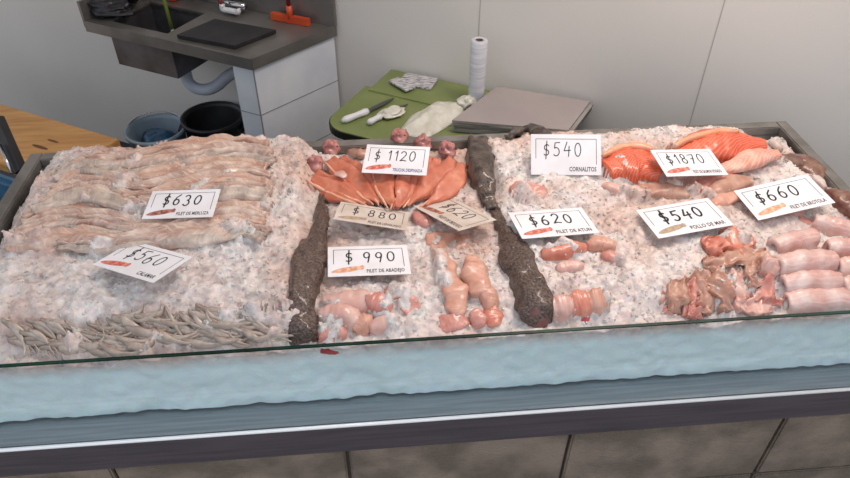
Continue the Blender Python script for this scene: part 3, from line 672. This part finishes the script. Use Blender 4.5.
def text_mesh(txt, size):
    cu = bpy.data.curves.new('caption', 'FONT'); cu.body = txt; cu.size = size; cu.space_character = 1.05; cu.offset = size*.02; cu.resolution_u = 2
    o = bpy.data.objects.new('caption_tmp', cu); C.objects.link(o); bpy.context.view_layer.update()
    dg = bpy.context.evaluated_depsgraph_get(); me = bpy.data.meshes.new_from_object(o.evaluated_get(dg))
    vs = [v.co[:] for v in me.vertices]; fs = [tuple(p.vertices) for p in me.polygons]
    bpy.data.objects.remove(o); bpy.data.meshes.remove(me); bpy.data.curves.remove(cu)
    xs = [v[0] for v in vs]; return vs, fs, min(xs), max(xs)
def card(corners, price, caption, label, pic, lift=.02, tilt=.5, cm='card', capm='print', px0=.2, bold=1, ink='ink', capw=.46):
    w, Rm, c, err, q = solve_card(corners, R(tilt), lift); h = w*ASP
    print('CARD', price, caption, 'w=%.3f err=%.1f' % (w, err), 'n=', np.round(Rm[:, 2], 2), 'clear', [round(float(a[2]-Hs(a[0], a[1])), 3) for a in q])
    root = empty('price_card', c); root.matrix_world = Matrix([[*Rm[0], c[0]], [*Rm[1], c[1]], [*Rm[2], c[2]], [0, 0, 0, 1]])
    tag(root, label, 'price card', 'price cards')
    def ob(m, nm, mt):
        me = bpy.data.meshes.new(nm); me.from_pydata(m.v, [], m.f); me.materials.append(M[mt]); o = bpy.data.objects.new(nm, me); C.objects.link(o); o.parent = root; return o
    m = MB(); n = 14; vs = []
    # gently bowed sheet
    for sgn in (1, -1):
        for j in range(2):
            for i in range(n+1):
                x = -w/2+w*i/n; vs.append((x, -h/2+h*j, .0006*sgn))
    fs = []; k = n+1
    for i in range(n):
        fs += [(i, i+1, k+i+1, k+i), (2*k+i, 3*k+i, 3*k+i+1, 2*k+i+1), (i, 2*k+i, 2*k+i+1, i+1), (k+i, k+i+1, 3*k+i+1, 3*k+i)]
    fs += [(0, k, 3*k, 2*k), (n, 2*k+n, 3*k+n, k+n)]
    m.add(vs, fs); ob(m, 'card_sheet', cm)
    b = MB(); z = .0008; e = w*.065; t = w*.008
    def bar(x0, y0, x1, y1): b.add([(x0, y0, z), (x1, y0, z), (x1, y1, z), (x0, y1, z)], [(0, 1, 2, 3)])
    bar(-w/2+e, h/2-e-t, w/2-e, h/2-e); bar(-w/2+e, -h/2+h*.40, -w/2+e+t, h/2-e); bar(w/2-e-t, -h/2+h*.26, w/2-e, h/2-e)
    ob(b, 'printed_border', 'print')
    s_ = MB(); ch = h*.36; cw = w*.115
    n_ = len(price.replace(' ', '')); sp = .30 if n_ < 5 else .18
    strokes(s_, price, -w/2+w*px0, -h*.06, ch, cw, w*.016*bold, .0010, sum(map(ord, label)) % 7+len(price), sp)
    ob(s_, 'price_writing', ink)
    vs, fs, xa, xb = text_mesh(caption, 1.0); sc = w*capw*min(1, len(caption)/12.0)/(xb-xa); t = MB()
    x1 = w/2-e*1.1; yb = -h/2+h*.09; sy = max(sc*1.5, h*.155)
    t.add([(x1-(xb-v[0])*sc, yb+v[1]*sy, .0009) for v in vs], fs); ob(t, 'caption', capm)
    if pic:
        pm = MB(); cx_, cy_ = -w/2+w*.24, -h/2+h*.2; L_, H_ = w*.2, h*.09
        up, lo = [], []
        for i in range(17):
            u = -1+i/8; f = (1-abs(u)**2.2)**.6*(1 if u < .6 else 1)+(.5 if u > .85 else 0)
            x = cx_+u*L_; yy = cy_+u*H_*.7
            up.append((x, yy+f*H_, .0009)); lo.append((x, yy-f*H_*.8, .0009))
        pm.add(up+lo, [(i, 17+i, 18+i, i+1) for i in range(16)]); ob(pm, 'fish_picture', pic)
    return root
card([(152.5, 193), (221, 187.5), (212.5, 218.5), (142, 217.5)], '$630', 'FILET DE MERLUZA', 'white card reading $630 lying on the hake fillets', 'picbrown', lift=.036, tilt=25, bold=1.3)
card([(133, 241), (193, 257), (153, 283), (93, 264.5)], '$560', 'CALAMAR', 'white card reading $560 CALAMAR turned diagonally on the left ice', 'picred', lift=.036, tilt=12)
card([(367.4, 144.6), (430, 147), (426.4, 175.8), (361.6, 172.3)], '$ 1120', 'TRUCHA DESPINADA', 'white card reading $1120 TRUCHA DESPINADA above the orange trout', 'picred', lift=.066, tilt=50, capm='printblue', px0=.14, bold=1)
card([(341.5, 201.7), (408.8, 212.5), (406.3, 230.6), (332.7, 219.2)], '$ 880', 'FILET DE LENGUADO', 'stained cream card at the lower tips of the orange trout', 'picyel', lift=.026, tilt=8, cm='cardold')
card([(450, 197), (496.5, 220), (459, 231), (413.5, 206.5)], '$620', 'FILET DE BESUGO', 'card reading $620 turned diagonally left of the scaly divider fish', 'picbrown', lift=.024, tilt=0, cm='cardold')
card([(327.7, 247.3), (406.8, 245), (411, 274), (328, 277)], '$ 990', 'FILET DE ABADEJO', 'card reading $990 FILET DE ABADEJO lying squarely on the middle ice', 'picor', lift=.02, tilt=15, bold=1.1)
card([(530.5, 136.3), (600.6, 132), (601.4, 178.3), (531.8, 172)], '$540', 'CORNALITOS', 'upright white card reading $540 CORNALITOS stuck in the ice', None, lift=.04, tilt=55, bold=.8, px0=.16)
card([(508.6, 212.5), (581, 208), (600, 232.5), (521.7, 239.3)], '$620', 'FILET DE ATUN', 'white card reading $620 FILET DE ATUN behind the orange rolls', 'picred', lift=.02, tilt=20, bold=1.3)
card([(651, 150.2), (709, 149), (729, 174.8), (666, 176.6)], '$1870', 'FILET DE SALMON ROSADO', 'white card reading $1870 resting against the salmon', 'picred', lift=.05, tilt=35, bold=1.1, px0=.15)
card([(636.6, 211), (707, 197.4), (734.7, 225.6), (658, 238)], '$540', 'POLLO DE MAR', 'white card reading $540 POLLO DE MAR with thick digits', 'picyel', lift=.022, tilt=15, bold=1.6)
card([(735.2, 192.4), (805, 172.8), (837, 204.2), (757, 219)], '$660', 'FILET DE BROTOLA', 'white card reading $660 FILET DE BROTOLA at the right end', 'picor', lift=.03, tilt=15, bold=1.3, px0=.16)

# ------------------------------------------------------------------ counter
CX0, CX1 = -3.2, 1.35
ctr = empty('steel_display_counter', (0, 1.2, 0)); tag(ctr, 'stainless steel fish display counter with raised tray and front fascia', 'counter')
m = MB(); m.box((TX0-.03, .848, .748), (CX1, TY1+.03, .7625)); m.box((CX0, .848, .748), (TX0-.03, .97, .7625)); m.obj('steel_ledge', 'steel', ctr)
m = MB(); m.box((CX0, .838, .675), (CX1, .8475, .7585)); m.obj('front_fascia', 'steel_front', ctr)
m = MB(); m.tube([(CX0, .8422, .7598), (CX1, .8422, .7598)], .0042, 12); m.obj('rolled_edge', 'edge_highlight', ctr, True)
m = MB(); rw = .034
def rimtop(x0, y0, x1, y1): m.box((x0, y0, .925), (x1, y1, .95), bev=.003)
rimtop(TX0-rw, TY0-.004, TX0, TY1+rw); rimtop(TX0, TY1, TX1, TY1+rw); rimtop(TX1, TY0-.004, TX1+rw, TY1+rw)
m.box((TX0-.012, TY0-.003, .7625), (TX0, TY1, .925)); m.box((TX1, TY0-.003, .7625), (TX1+.012, TY1, .925)); m.box((TX0-.012, TY1, .7625), (TX1+.012, TY1+.012, .925))
m.obj('tray_rim', 'tray', ctr)
m = MB(); m.box((TX0+.001, TY0+.03, .7625), (TX1-.001, TY1-.001, .84)); m.obj('tray_floor', 'tray', ctr)
# glass
gl = empty('front_glass', (0, .893, .7625)); tag(gl, 'low clear glass pane with green edge along the counter front', 'glass pane')
m = MB(); m.box((CX0, .890, .7627), (CX1, .896, .9478)); m.obj('glass_pane', 'glass', gl)
m = MB(); m.box((CX0, .8895, .9479), (CX1, .8965, .9505)); m.obj('glass_edge', 'glassedge', gl)
# stone clad counter base (part of the building); unseen strip left of the tray added to block sky light
m = MB(); m.box((TX0-.03, .875, 0), (CX1, TY1+.01, .748)); m.box((CX0, .875, 0), (TX0-.031, .96, .748)); o = m.obj('wall_counter', 'joint'); tag(o, kind='structure')
jx = [PY(348, 460, .862)[0], PY(566, 455, .862)[0], PY(772, 440, .862)[0]]
step = (jx[2]-jx[0])/2; m = MB(); x = jx[0]-step*9
zj = PY(765, 472, .862)[2]
while x < CX1:
    for z0, z1 in ((zj+.004, .674), (zj-.21, zj-.004), (zj-.42, zj-.218)):
        a, b = max(x+.004, CX0), min(x+step-.004, CX1)
        if b > a+.02: m.box((a, .858, z0), (b, .874, z1), bev=.004)
    x += step
o = m.obj('wall_counter_tiles', 'stone'); tag(o, kind='structure')

# ------------------------------------------------------------------ room: back wall turned 30 degrees to the counter
c30, s30 = math.cos(R(30)), .5
def W(u, n, z): return (u*c30-n*s30, 2.5-u*s30-n*c30, z)
m = MB(); m.box((-3.4, -.08, 0), (2.6, -.001, 2.8), W); o = m.obj('wall_back', 'wall'); tag(o, kind='structure')
m = MB()
for u in (.453, 1.208): m.box((u-.0012, -.001, 0), (u+.0012, .0006, 2.8), W)
o = m.obj('trim_1', 'seam'); tag(o, kind='structure')
m = MB(); m.box((-3.4, -.6, -.05), (3.2, 5, 0)); o = m.obj('floor', 'floor'); tag(o, kind='structure')
m = MB(); m.box((-3.4, 0.75, 2.8), (3.2, 5, 2.86)); o = m.obj('ceiling', 'ceiling'); tag(o, kind='structure')  # out of view, added to keep sky light to the front opening

m = MB(); m.box((2.3, 0.0, 0), (2.36, 2.2, 2.8)); o = m.obj('wall_right', 'wall'); tag(o, kind='structure')

# sink unit
U0, U1, NF = -1.022, -.126, .385
root = empty('steel_sink_unit', W(-.55, .2, 0)); tag(root, 'dark stainless steel sink bench on the back wall', 'sink')
bu0, bu1, bn0, bn1 = -.935, -.655, .12, .338
SK = .115     # the open end is cut at a slight angle
m = MB()
for poly in ([(U0, .005), (bu0, .005), (bu0, NF), (U0, NF)], [(bu1, .005), (U1, .005), (U1-SK, NF), (bu1, NF)], [(bu0, .005), (bu1, .005), (bu1, bn0), (bu0, bn0)], [(bu0, bn1), (bu1, bn1), (bu1, NF), (bu0, NF)]): m.prism(poly, .865, .889, W)
m.prism([(U0, NF-.004), (U1-SK, NF-.004), (U1-SK, NF+.004), (U0, NF+.004)], .85, .892, W); m.prism([(U1-.006, .005), (U1+.002, .005), (U1+.002-SK, NF), (U1-.006-SK, NF)], .85, .892, W)
m.obj('worktop', 'sink', root)
m = MB(); m.box((U0, .004, .89), (U1+.004, .018, 1.0), W); m.obj('backsplash', 'sink', root)
m = MB(); m.box((U0-.008, .004, .865), (U0+.004, NF, .965), W); m.obj('side_upstand', 'sink', root)
m = MB()
bz = .72
for lo, hi in (((bu0-.01, bn0-.01, bz), (bu0, bn1+.01, .88)), ((bu1, bn0-.01, bz), (bu1+.01, bn1+.01, .88)), ((bu0, bn0-.01, bz), (bu1, bn0, .88)), ((bu0, bn1, bz), (bu1, bn1+.01, .88)), ((bu0-.01, bn0-.01, bz-.008), (bu1+.01, bn1+.01, bz)), ((bu0-.01, .03, bz-.008), (bu1+.01, bn0-.011, .86))): m.box(lo, hi, W)
m.obj('basin', 'sinkdark', root)
m = MB(); pp = [W(-.70, .25, z) for z in (.73, .68)]+[W(-.695, .25, .64), W(-.67, .24, .615), W(-.63, .22, .61), W(-.59, .20, .63), W(-.56, .16, .66), W(-.51, .10, .68), W(-.46, .01, .685)]
m.tube([np.array(p) for p in catmull(pp, 40)], .024, 14); m.obj('drain_pipe', 'pipe', root, True)
m = MB(); base = np.array(W(-.58, .05, .89)); m.tube([base, base+[0, 0, .22]], .012); m.tube(catmull([base+[0, 0, .2], base+[0, 0, .26], np.array(W(-.62, .13, 1.15)), np.array(W(-.64, .2, 1.1))], 16), .009)
m.tube([np.array(W(-.62, .06, .92)), np.array(W(-.5, .06, .92))], .014); m.obj('faucet', 'chrome', root, True)
# tiled support panel
m = MB(); m.prism([(-.225, .01), (-.135, .01), (-.135-SK, .375), (-.225-SK, .375)], 0, .848, W); o = m.obj('tiled_support_wall', 'tile'); tag(o, 'white tiled support under the right end of the sink', 'tiled support')
g = MB()
for z in (.22, .44, .66): g.prism([(-.2265, .008), (-.1335, .008), (-.1335-SK, .3765), (-.2265-SK, .3765)], z, z+.003, W)
g.prism([(-.137-SK, .372), (-.1335-SK, .372), (-.1335-SK, .3765), (-.137-SK, .3765)], 0, .847, W)
g.obj('grout_lines', 'grout', o)
# on the sink
def at(px, py, z): return P(px, py, z)
m = MB(); q = [at(177, 36, .9), at(215, 20, .9), at(276, 31, .9), at(235, 47, .9)]
m.prism([(a[0], a[1]) for a in q], .8905, .905); o = m.obj('cutting_board', 'black'); tag(o, 'flat black cutting board on the sink bench', 'cutting board')
m = MB(); c = W(-.8, .13, .95); vs = []; n = 26
def crumple(name, cpx, rx, ry, rz, z0, seed, material, label, cat, amp=.35, yaw=0):
    m = MB(); nu_, nv_ = 40, 22; vs = []
    for j in range(nv_+1):
        for i in range(nu_):
            th, ph = math.pi*j/nv_, 2*math.pi*i/nu_
            d = Vector((math.sin(th)*math.cos(ph), math.sin(th)*math.sin(ph), math.cos(th)))
            k = 1+amp*noise.noise(d*1.6+Vector((seed, 0, 0)))*1.5+amp*.6*abs(noise.noise(d*5+Vector((0, seed, 0))))+amp*.25*noise.noise(d*12)
            x, y = d.x*rx*k, d.y*ry*k; z = z0+max(0, rz+d.z*rz*k)*(1 if d.z > 0 else 1)
            vs.append((cpx[0]+x*math.cos(yaw)-y*math.sin(yaw), cpx[1]+x*math.sin(yaw)+y*math.cos(yaw), max(z0, z)))
    m.add(vs, [(j*nu_+i, j*nu_+(i+1) % nu_, (j+1)*nu_+(i+1) % nu_, (j+1)*nu_+i) for j in range(nv_) for i in range(nu_)])
    o = m.obj(name, material, None, True, origin=(cpx[0], cpx[1], z0)); tag(o, label, cat); return o
p = P(110, 12, .9); crumple('rubber_gloves', p, .10, .055, .03, .8925, 3, 'glove', 'crumpled black rubber gloves on the left end of the sink', 'gloves', yaw=R(-20))
p = P(122, 2, .9); crumple('black_cloth', p, .08, .04, .05, .8925, 8, 'glove', 'black wet cloth heap behind the sink basin', 'cloth', yaw=R(-30))
root = empty('orange_bottle', W(-.86, .065, .891)); tag(root, 'small orange bottle beside the black cloth on the sink', 'bottle')
m = MB(); m.lathe(W(-.86, .065, .891), [(.02, 0), (.022, .01), (.022, .07), (.01, .085)], 18); m.obj('bottle_body', 'orange', root, True)
m = MB(); m.lathe(W(-.86, .065, .976), [(.011, 0), (.011, .02)], 14); m.obj('bottle_cap', 'white_plastic', root, True)
root = empty('long_brush', P(172, 26, .80)); tag(root, 'green yellow handled brush standing in the sink basin', 'brush')
a = P(172, 29, .84); m = MB(); m.tube([a, a+np.array([-.01, .0, .35])], .007); m.obj('brush_handle', 'green_stick', root, True)
m = MB(); m.box((a[0]-.02, a[1]-.03, bz+.001), (a[0]+.02, a[1]+.03, bz+.04), bev=.005); m.tube([(a[0], a[1], bz+.03), tuple(a)], .007); m.obj('brush_head', 'white_plastic', root)
root = empty('spray_nozzle', P(231, 12, .9)); tag(root, 'white plastic spray nozzle lying by the faucet', 'nozzle')
a = P(223, 9, .91); b = P(238, 12, .91); m = MB(); m.tube(catmull([a+[0, 0, .02], a, (a+b)/2, b, b+[0, 0, .012]], 14), .011); m.obj('nozzle_body', 'white_plastic', root, True)
m = MB(); m.tube([a+[0, 0, .02], a+[-.02, .02, .05]], .008); m.obj('nozzle_hose', 'redplastic', root, True)
root = empty('orange_squeegee', P(290, 17, .9)); tag(root, 'orange squeegee with dark upright handle on the sink bench', 'squeegee')
a, b = P(272, 15, .905), P(309, 22, .905); m = MB()
d = (b-a)/np.linalg.norm(b-a); nn = np.array([-d[1], d[0], 0])*.011
m.add([a-nn-[0, 0, .014], b-nn-[0, 0, .014], b+nn-[0, 0, .014], a+nn-[0, 0, .014], a-nn+[0, 0, .012], b-nn+[0, 0, .012], b+nn+[0, 0, .012], a+nn+[0, 0, .012]], [(0, 3, 2, 1), (4, 5, 6, 7), (0, 1, 5, 4), (1, 2, 6, 5), (2, 3, 7, 6), (3, 0, 4, 7)]); m.obj('squeegee_head', 'orange', root)
c_ = (a+b)/2; m = MB(); m.tube([c_, c_+[0.0, -.0, .05]], .012); m.obj('handle_socket', 'orange', root, True)
m = MB(); m.tube([c_+[0, 0, .045], c_+[-.005, .02, .5]], .008); m.obj('squeegee_handle', 'redplastic', root, True)

# bucket and tub on the floor
bc = P(155, 128, .42)
root = empty('plastic_bucket', (bc[0], bc[1], 0)); tag(root, 'grey blue plastic bucket on the floor under the sink', 'bucket')
m = MB(); m.lathe((bc[0], bc[1], 0.001), [(.09, 0), (.12, .40), (.127, .405), (.127, .42), (.118, .42), (.112, .40), (.085, .02)], 36); m.obj('bucket_body', 'bluebucket', root, True)
m = MB(); hp = [(bc[0]+.125*math.cos(t), bc[1]+.11*math.sin(t), .41+.03*math.sin(t)) for t in [math.pi*i/20 for i in range(21)]]; m.tube(hp, .003, 8); m.obj('bucket_handle', 'chrome', root, True)
crumple('blue_bag', (bc[0], bc[1]), .094, .094, .10, .20, 5, 'bluewater', 'wet blue plastic bag inside the grey blue bucket', 'bag', amp=.12)
tc_ = P(213, 120, .42)
root = empty('black_tub', (tc_[0]+.0, tc_[1], 0)); tag(root, 'large round black tub on the floor beside the tiled support', 'tub')
m = MB(); m.lathe((tc_[0], tc_[1], .001), [(.10, 0), (.125, .42), (.135, .425), (.135, .44), (.125, .44), (.118, .42), (.09, .02)], 36); m.obj('tub_body', 'black', root, True)
for s_ in (-1, 1):
    m = MB(); m.box((tc_[0]+s_*.135-.012, tc_[1]-.04, .38), (tc_[0]+s_*.135+.012, tc_[1]+.04, .40)); m.obj('tub_handle', 'black', root)

# pine bench on the left
root = empty('pine_bench', W(-1.4, .75, 0)); tag(root, 'low pine plank bench with dark knots left behind the tray', 'bench')
m = MB(); m.box((-2.3, .545, .465), (-.835, .87, .5), W, bev=.003); bt = m.obj('bench_top', 'wood', root)
m = MB()
for (px, py, rr) in ((53, 141, .016), (40, 147, .022)):
    a = P(px, py, .5005); m.add([(a[0]+rr*1.9*math.cos(t)*c30-rr*.4*math.sin(t)*s30, a[1]-rr*1.9*math.cos(t)*s30-rr*.4*math.sin(t)*c30, .5006) for t in [2*math.pi*i/20 for i in range(20)]], [tuple(range(20))])
m.v = [(a-root.location[0]*0, b, c) for a, b, c in m.v]
o = m.obj('wood_knots', 'knot', root)
for u in (-2.2, -.92):
    for n_ in (.59, .82):
        m = MB(); m.box((u-.03, n_-.03, 0), (u+.03, n_+.03, .465), W); m.obj('leg', 'wood', root)
# black metal bracket on the tray's left corner
root = empty('metal_bracket', P(18, 165, .93)); tag(root, 'black metal bracket arm left of the tray', 'bracket')
a, b = P(-3, 118, 1.0), P(21, 172, .90); m = MB()
d = b-a; d = d/np.linalg.norm(d); sd = np.cross(d, FW); sd /= np.linalg.norm(sd)
m.tube([a, b], .018, 4); m.obj('bracket_arm', 'black', root)
m = MB(); o2 = -sd*.013-FW*.02; m.tube([a+d*.08+o2, b+o2], .0045, 8); m.obj('bracket_rod', 'chrome', root, True)
m = MB(); m.tube([b-d*.01, (b[0], b[1], .0)], .012, 8); m.tube([a, (a[0], a[1], 0)], .012, 8); m.obj('bracket_post', 'black', root)
# blue crate
root = empty('blue_crate', W(-1.16, 1.1, 0)); tag(root, 'light blue plastic crate on the floor at the left frame edge', 'crate')
m = MB(); ca = P(4, 185, .45)
def CR(x, y, z): return W(-1.0+x, 1.2+y, z)
for lo, hi in (((-.30, -.3, 0), (.05, -.28, .45)), ((-.30, .06, 0), (.05, .08, .45)), ((-.30, -.28, 0), (-.28, .06, .45)), ((.03, -.28, 0), (.05, .06, .45)), ((-.28, -.28, 0.0), (.03, .06, .02))): m.box(lo, hi, CR)
m.obj('crate_body', 'bluecrate', root)
m = MB(); m.box((-.31, -.31, .44), (.06, -.295, .47), CR); m.box((-.31, .075, .44), (.06, .09, .47), CR); m.box((.045, -.31, .44), (.06, .09, .47), CR); m.obj('crate_rim', 'bluecrate', root)

# green table
TZ = .76
root = empty('green_table', W(.6, .3, 0)); tag(root, 'green topped work table with rounded corner against the back wall', 'table')
def rounded(u0, n0, u1, n1, r, corners):
    out = []
    for (cu, cn, a0, on) in ((u1-r, n0+r, -90, 'b'), (u1-r, n1-r, 0, 'c'), (u0+r, n1-r, 90, 'd'), (u0+r, n0+r, 180, 'a')):
        if on in corners: out += [(cu+r*math.cos(R(a0+90*i/8)), cn+r*math.sin(R(a0+90*i/8))) for i in range(9)]
        else: out.append({'b': (u1, n0), 'c': (u1, n1), 'd': (u0, n1), 'a': (u0, n0)}[on])
    return out
m = MB(); m.prism(rounded(.085, .165, .84, .485, .09, 'd'), TZ-.003, TZ, W); m.obj('table_top', 'green', root)
m = MB(); m.prism(rounded(.082, .165, .843, .488, .09, 'd'), TZ-.028, TZ-.003, W); m.obj('table_edge', 'tedge', root)
m = MB(); m.box((.11, .012, TZ-.02), (.84, .20, TZ+.004), W, bev=.003); m.obj('back_board', 'green', root)
for u, n_ in ((.16, .42), (.16, .06), (.80, .42), (.80, .06)):
    m = MB(); m.box((u-.018, n_-.018, 0), (u+.018, n_+.018, TZ-.028), W); m.obj('leg', 'tedge', root)
# knives
def knife(a, b, c_, label, r=.011, tz=.772):
    a, b, c_ = P(*a, tz), P(*b, tz), P(*c_, TZ+.005)
    root = empty('kitchen_knife', (b[0], b[1], TZ)); tag(root, label, 'knife', 'knives on the green table')
    m = MB(); pts = [a+(b-a)*t for t in np.linspace(0, 1, 9)]; m.tube(pts, [r*.5, r, r*1.05, r*.95, r*.9, r*.9, r*.95, r*1.1, r*.8], 12); m.obj('handle', 'white_plastic', root, True)
    d = (c_-b); L_ = np.linalg.norm(d); d /= L_; n_ = np.array([-d[1], d[0], 0]); z = np.array([0, 0, .0012]); m = MB()
    prof = [(0, .008), (.5, .010), (.8, .007), (1, 0.0005)]
    vs = []
    for t, w_ in prof:
        for s1 in (-1, 1):
            for s2 in (-1, 1): vs.append(b+d*L_*t+n_*w_*s1+z*s2)
    fs = []
    for i in range(3):
        k = i*4; fs += [(k, k+4, k+6, k+2), (k+1, k+3, k+7, k+5), (k, k+1, k+5, k+4), (k+2, k+6, k+7, k+3)]
    m.add(vs, fs+[(0, 2, 3, 1), (12, 13, 15, 14)]); m.obj('blade', 'blade', root)
knife((342, 121), (368, 111), (394, 98), 'white handled knife nearest the rounded table corner', .012)
knife((368, 123), (381, 116), (408, 104), 'white handled knife touching the plastic bag')
p = P(392, 113, TZ+.01); crumple('plastic_wrap', p, .045, .03, .012, TZ+.001, 12, 'bag', 'small crumpled clear wrap between the knives and the bag', 'plastic wrap', yaw=R(20))
# plastic bag lying on the table
pl = [P(*q_, TZ+.02) for q_ in ((396, 130), (428, 134), (462, 113), (470, 98), (438, 97), (410, 112))]
m = MB(); cc = np.mean(pl, axis=0); vs = []; nr = 14; na = 48
for j in range(nr+1):
    for i in range(na):
        t = i/na*6; k = int(t); f = t-k; e = pl[k % 6]*(1-f)+pl[(k+1) % 6]*f; rr = j/nr
        q_ = cc+(e-cc)*rr*(1+.06*noise.noise(Vector((i*.6, 3, 0))))
        z = TZ+.003+.028*(1-rr**2.5)+.010*noise.noise(Vector((q_[0]*30, q_[1]*30, 0)))*(1-rr*.6)
        vs.append((q_[0], q_[1], max(TZ+.002, z)))
fs = [(j*na+i, j*na+(i+1) % na, (j+1)*na+(i+1) % na, (j+1)*na+i) for j in range(nr) for i in range(na)]
k = len(vs); vs += [(v[0], v[1], TZ+.001) for v in vs[nr*na:]]; fs += [(nr*na+i, nr*na+(i+1) % na, k+(i+1) % na, k+i) for i in range(na)]+[tuple(range(k, k+na))]
m.add(vs, fs); o = m.obj('plastic_bag', 'bag', None, True, origin=(cc[0], cc[1], TZ)); fixn(o); tag(o, 'flat yellowish clear plastic bag of something pale on the green table', 'bag')
p = P(470, 102, TZ+.02); crumple('bag_scrap', p, .045, .03, .02, TZ+.001, 21, 'bag', 'crumpled clear plastic scrap at the foot of the film roll', 'plastic scrap', yaw=R(30))
# film roll
rb = np.array(W(.503, .125, TZ+.005)); root = empty('film_roll', rb); tag(root, 'upright white roll of plastic film on the green table', 'plastic film roll')
d0 = .235
m = MB(); m.lathe(tuple(rb), [(.027, 0), (.028, .003), (.028, d0-.003), (.026, d0), (.013, d0), (.013, .01)], 30, caps=False); m.obj('film', 'roll', root, True)
m = MB(); m.lathe(tuple(rb), [(.013, .0), (.013, d0-.001), (.0105, d0-.001), (.0105, .02), (.0002, .02)], 24, caps=False); m.obj('cardboard_core', 'core', root, True)
# newspapers
for k, (px, py, ang, z, lb) in enumerate([(418, 82, 5, TZ+.006, 'folded printed paper lying flat against the back wall'), (402, 85, -25, TZ+.013, 'smaller printed leaflet on the corner of the folded paper')]):
    a = P(px, py, z); ca_, sa_ = math.cos(R(-30+ang)), math.sin(R(-30+ang)); w_, h_ = (.065, .045) if k == 0 else (.05, .022)
    m = MB(); m.prism([(a[0]+x*ca_-y*sa_, a[1]+x*sa_+y*ca_) for x, y in ((-w_, -h_), (w_, -h_), (w_, h_), (-w_, h_))], z, z+.006); o = m.obj('folded_paper', 'mag'); tag(o, lb, 'paper', 'printed papers on the table')
# stack of boards
for k in range(5):
    z0 = TZ+.005+k*.0085; j = (0, .004, -.003, .005, 0)[k]
    q = [P(452, 122, .80), P(497, 88, .80), P(590, 103, .80), P(568, 132, .80)]
    cen = np.mean(q, axis=0)
    m = MB(); m.prism([(cen[0]+(a[0]-cen[0])*(1+j)+j*2, cen[1]+(a[1]-cen[1])*(1+j)-j) for a in q], z0, z0+.0078); o = m.obj('grey_board', 'paper' if k % 2 == 0 else 'paperedge')
    tag(o, ('grey board at the bottom of the stack on the green table', 'grey board second from the bottom of the stack', 'grey board in the middle of the stack', 'grey board second from the top of the stack', 'large smooth grey board on top of the stack beside the film roll')[k], 'board', 'grey boards stacked on the table')

# ------------------------------------------------------------------ light
w = bpy.data.worlds.new('day'); bpy.context.scene.world = w; w.use_nodes = True; nt = w.node_tree; N, L = nt.nodes, nt.links
bg = N['Background']; tc = N.new('ShaderNodeTexCoord'); sp = N.new('ShaderNodeSeparateXYZ'); cr = N.new('ShaderNodeValToRGB')
L.new(tc.outputs['Generated'], sp.inputs[0]); mr = N.new('ShaderNodeMapRange'); mr.inputs[1].default_value = -1; mr.inputs[2].default_value = 1; L.new(sp.outputs[2], mr.inputs[0]); L.new(mr.outputs[0], cr.inputs[0])
e = cr.color_ramp.elements; e[0].position = .45; e[0].color = (.66, .65, .64, 1); e[1].position = .6; e[1].color = (.78, .84, .92, 1); q = e.new(1.0); q.color = (1.15, 1.28, 1.45, 1)
L.new(cr.outputs[0], bg.inputs[0]); bg.inputs[1].default_value = .88
def area(name, loc, rot, sx, sy, power, col):
    l = bpy.data.lights.new(name, 'AREA'); l.shape = 'RECTANGLE'; l.size = sx; l.size_y = sy; l.energy = power; l.color = col
    o = bpy.data.objects.new(name, l); C.objects.link(o); o.location = loc; o.rotation_euler = rot; return o
area('ceiling_lamp', (.85, 1.5, 2.72), (0, 0, R(-30)), 1.2, .25, 28, (1, .87, .78))
area('ceiling_lamp', (-.9, 1.9, 2.72), (0, 0, R(-30)), 1.2, .25, 2, (1, .87, .78))
s = bpy.context.scene
s.view_settings.view_transform = 'Standard'; s.view_settings.look = 'None'; s.view_settings.gamma = 1; s.view_settings.use_curve_mapping = False
s.view_settings.exposure = 0.0
s.cycles.use_denoising = True; s.cycles.max_bounces = 8; s.cycles.transparent_max_bounces = 12
s.cycles.sample_clamp_indirect = 4
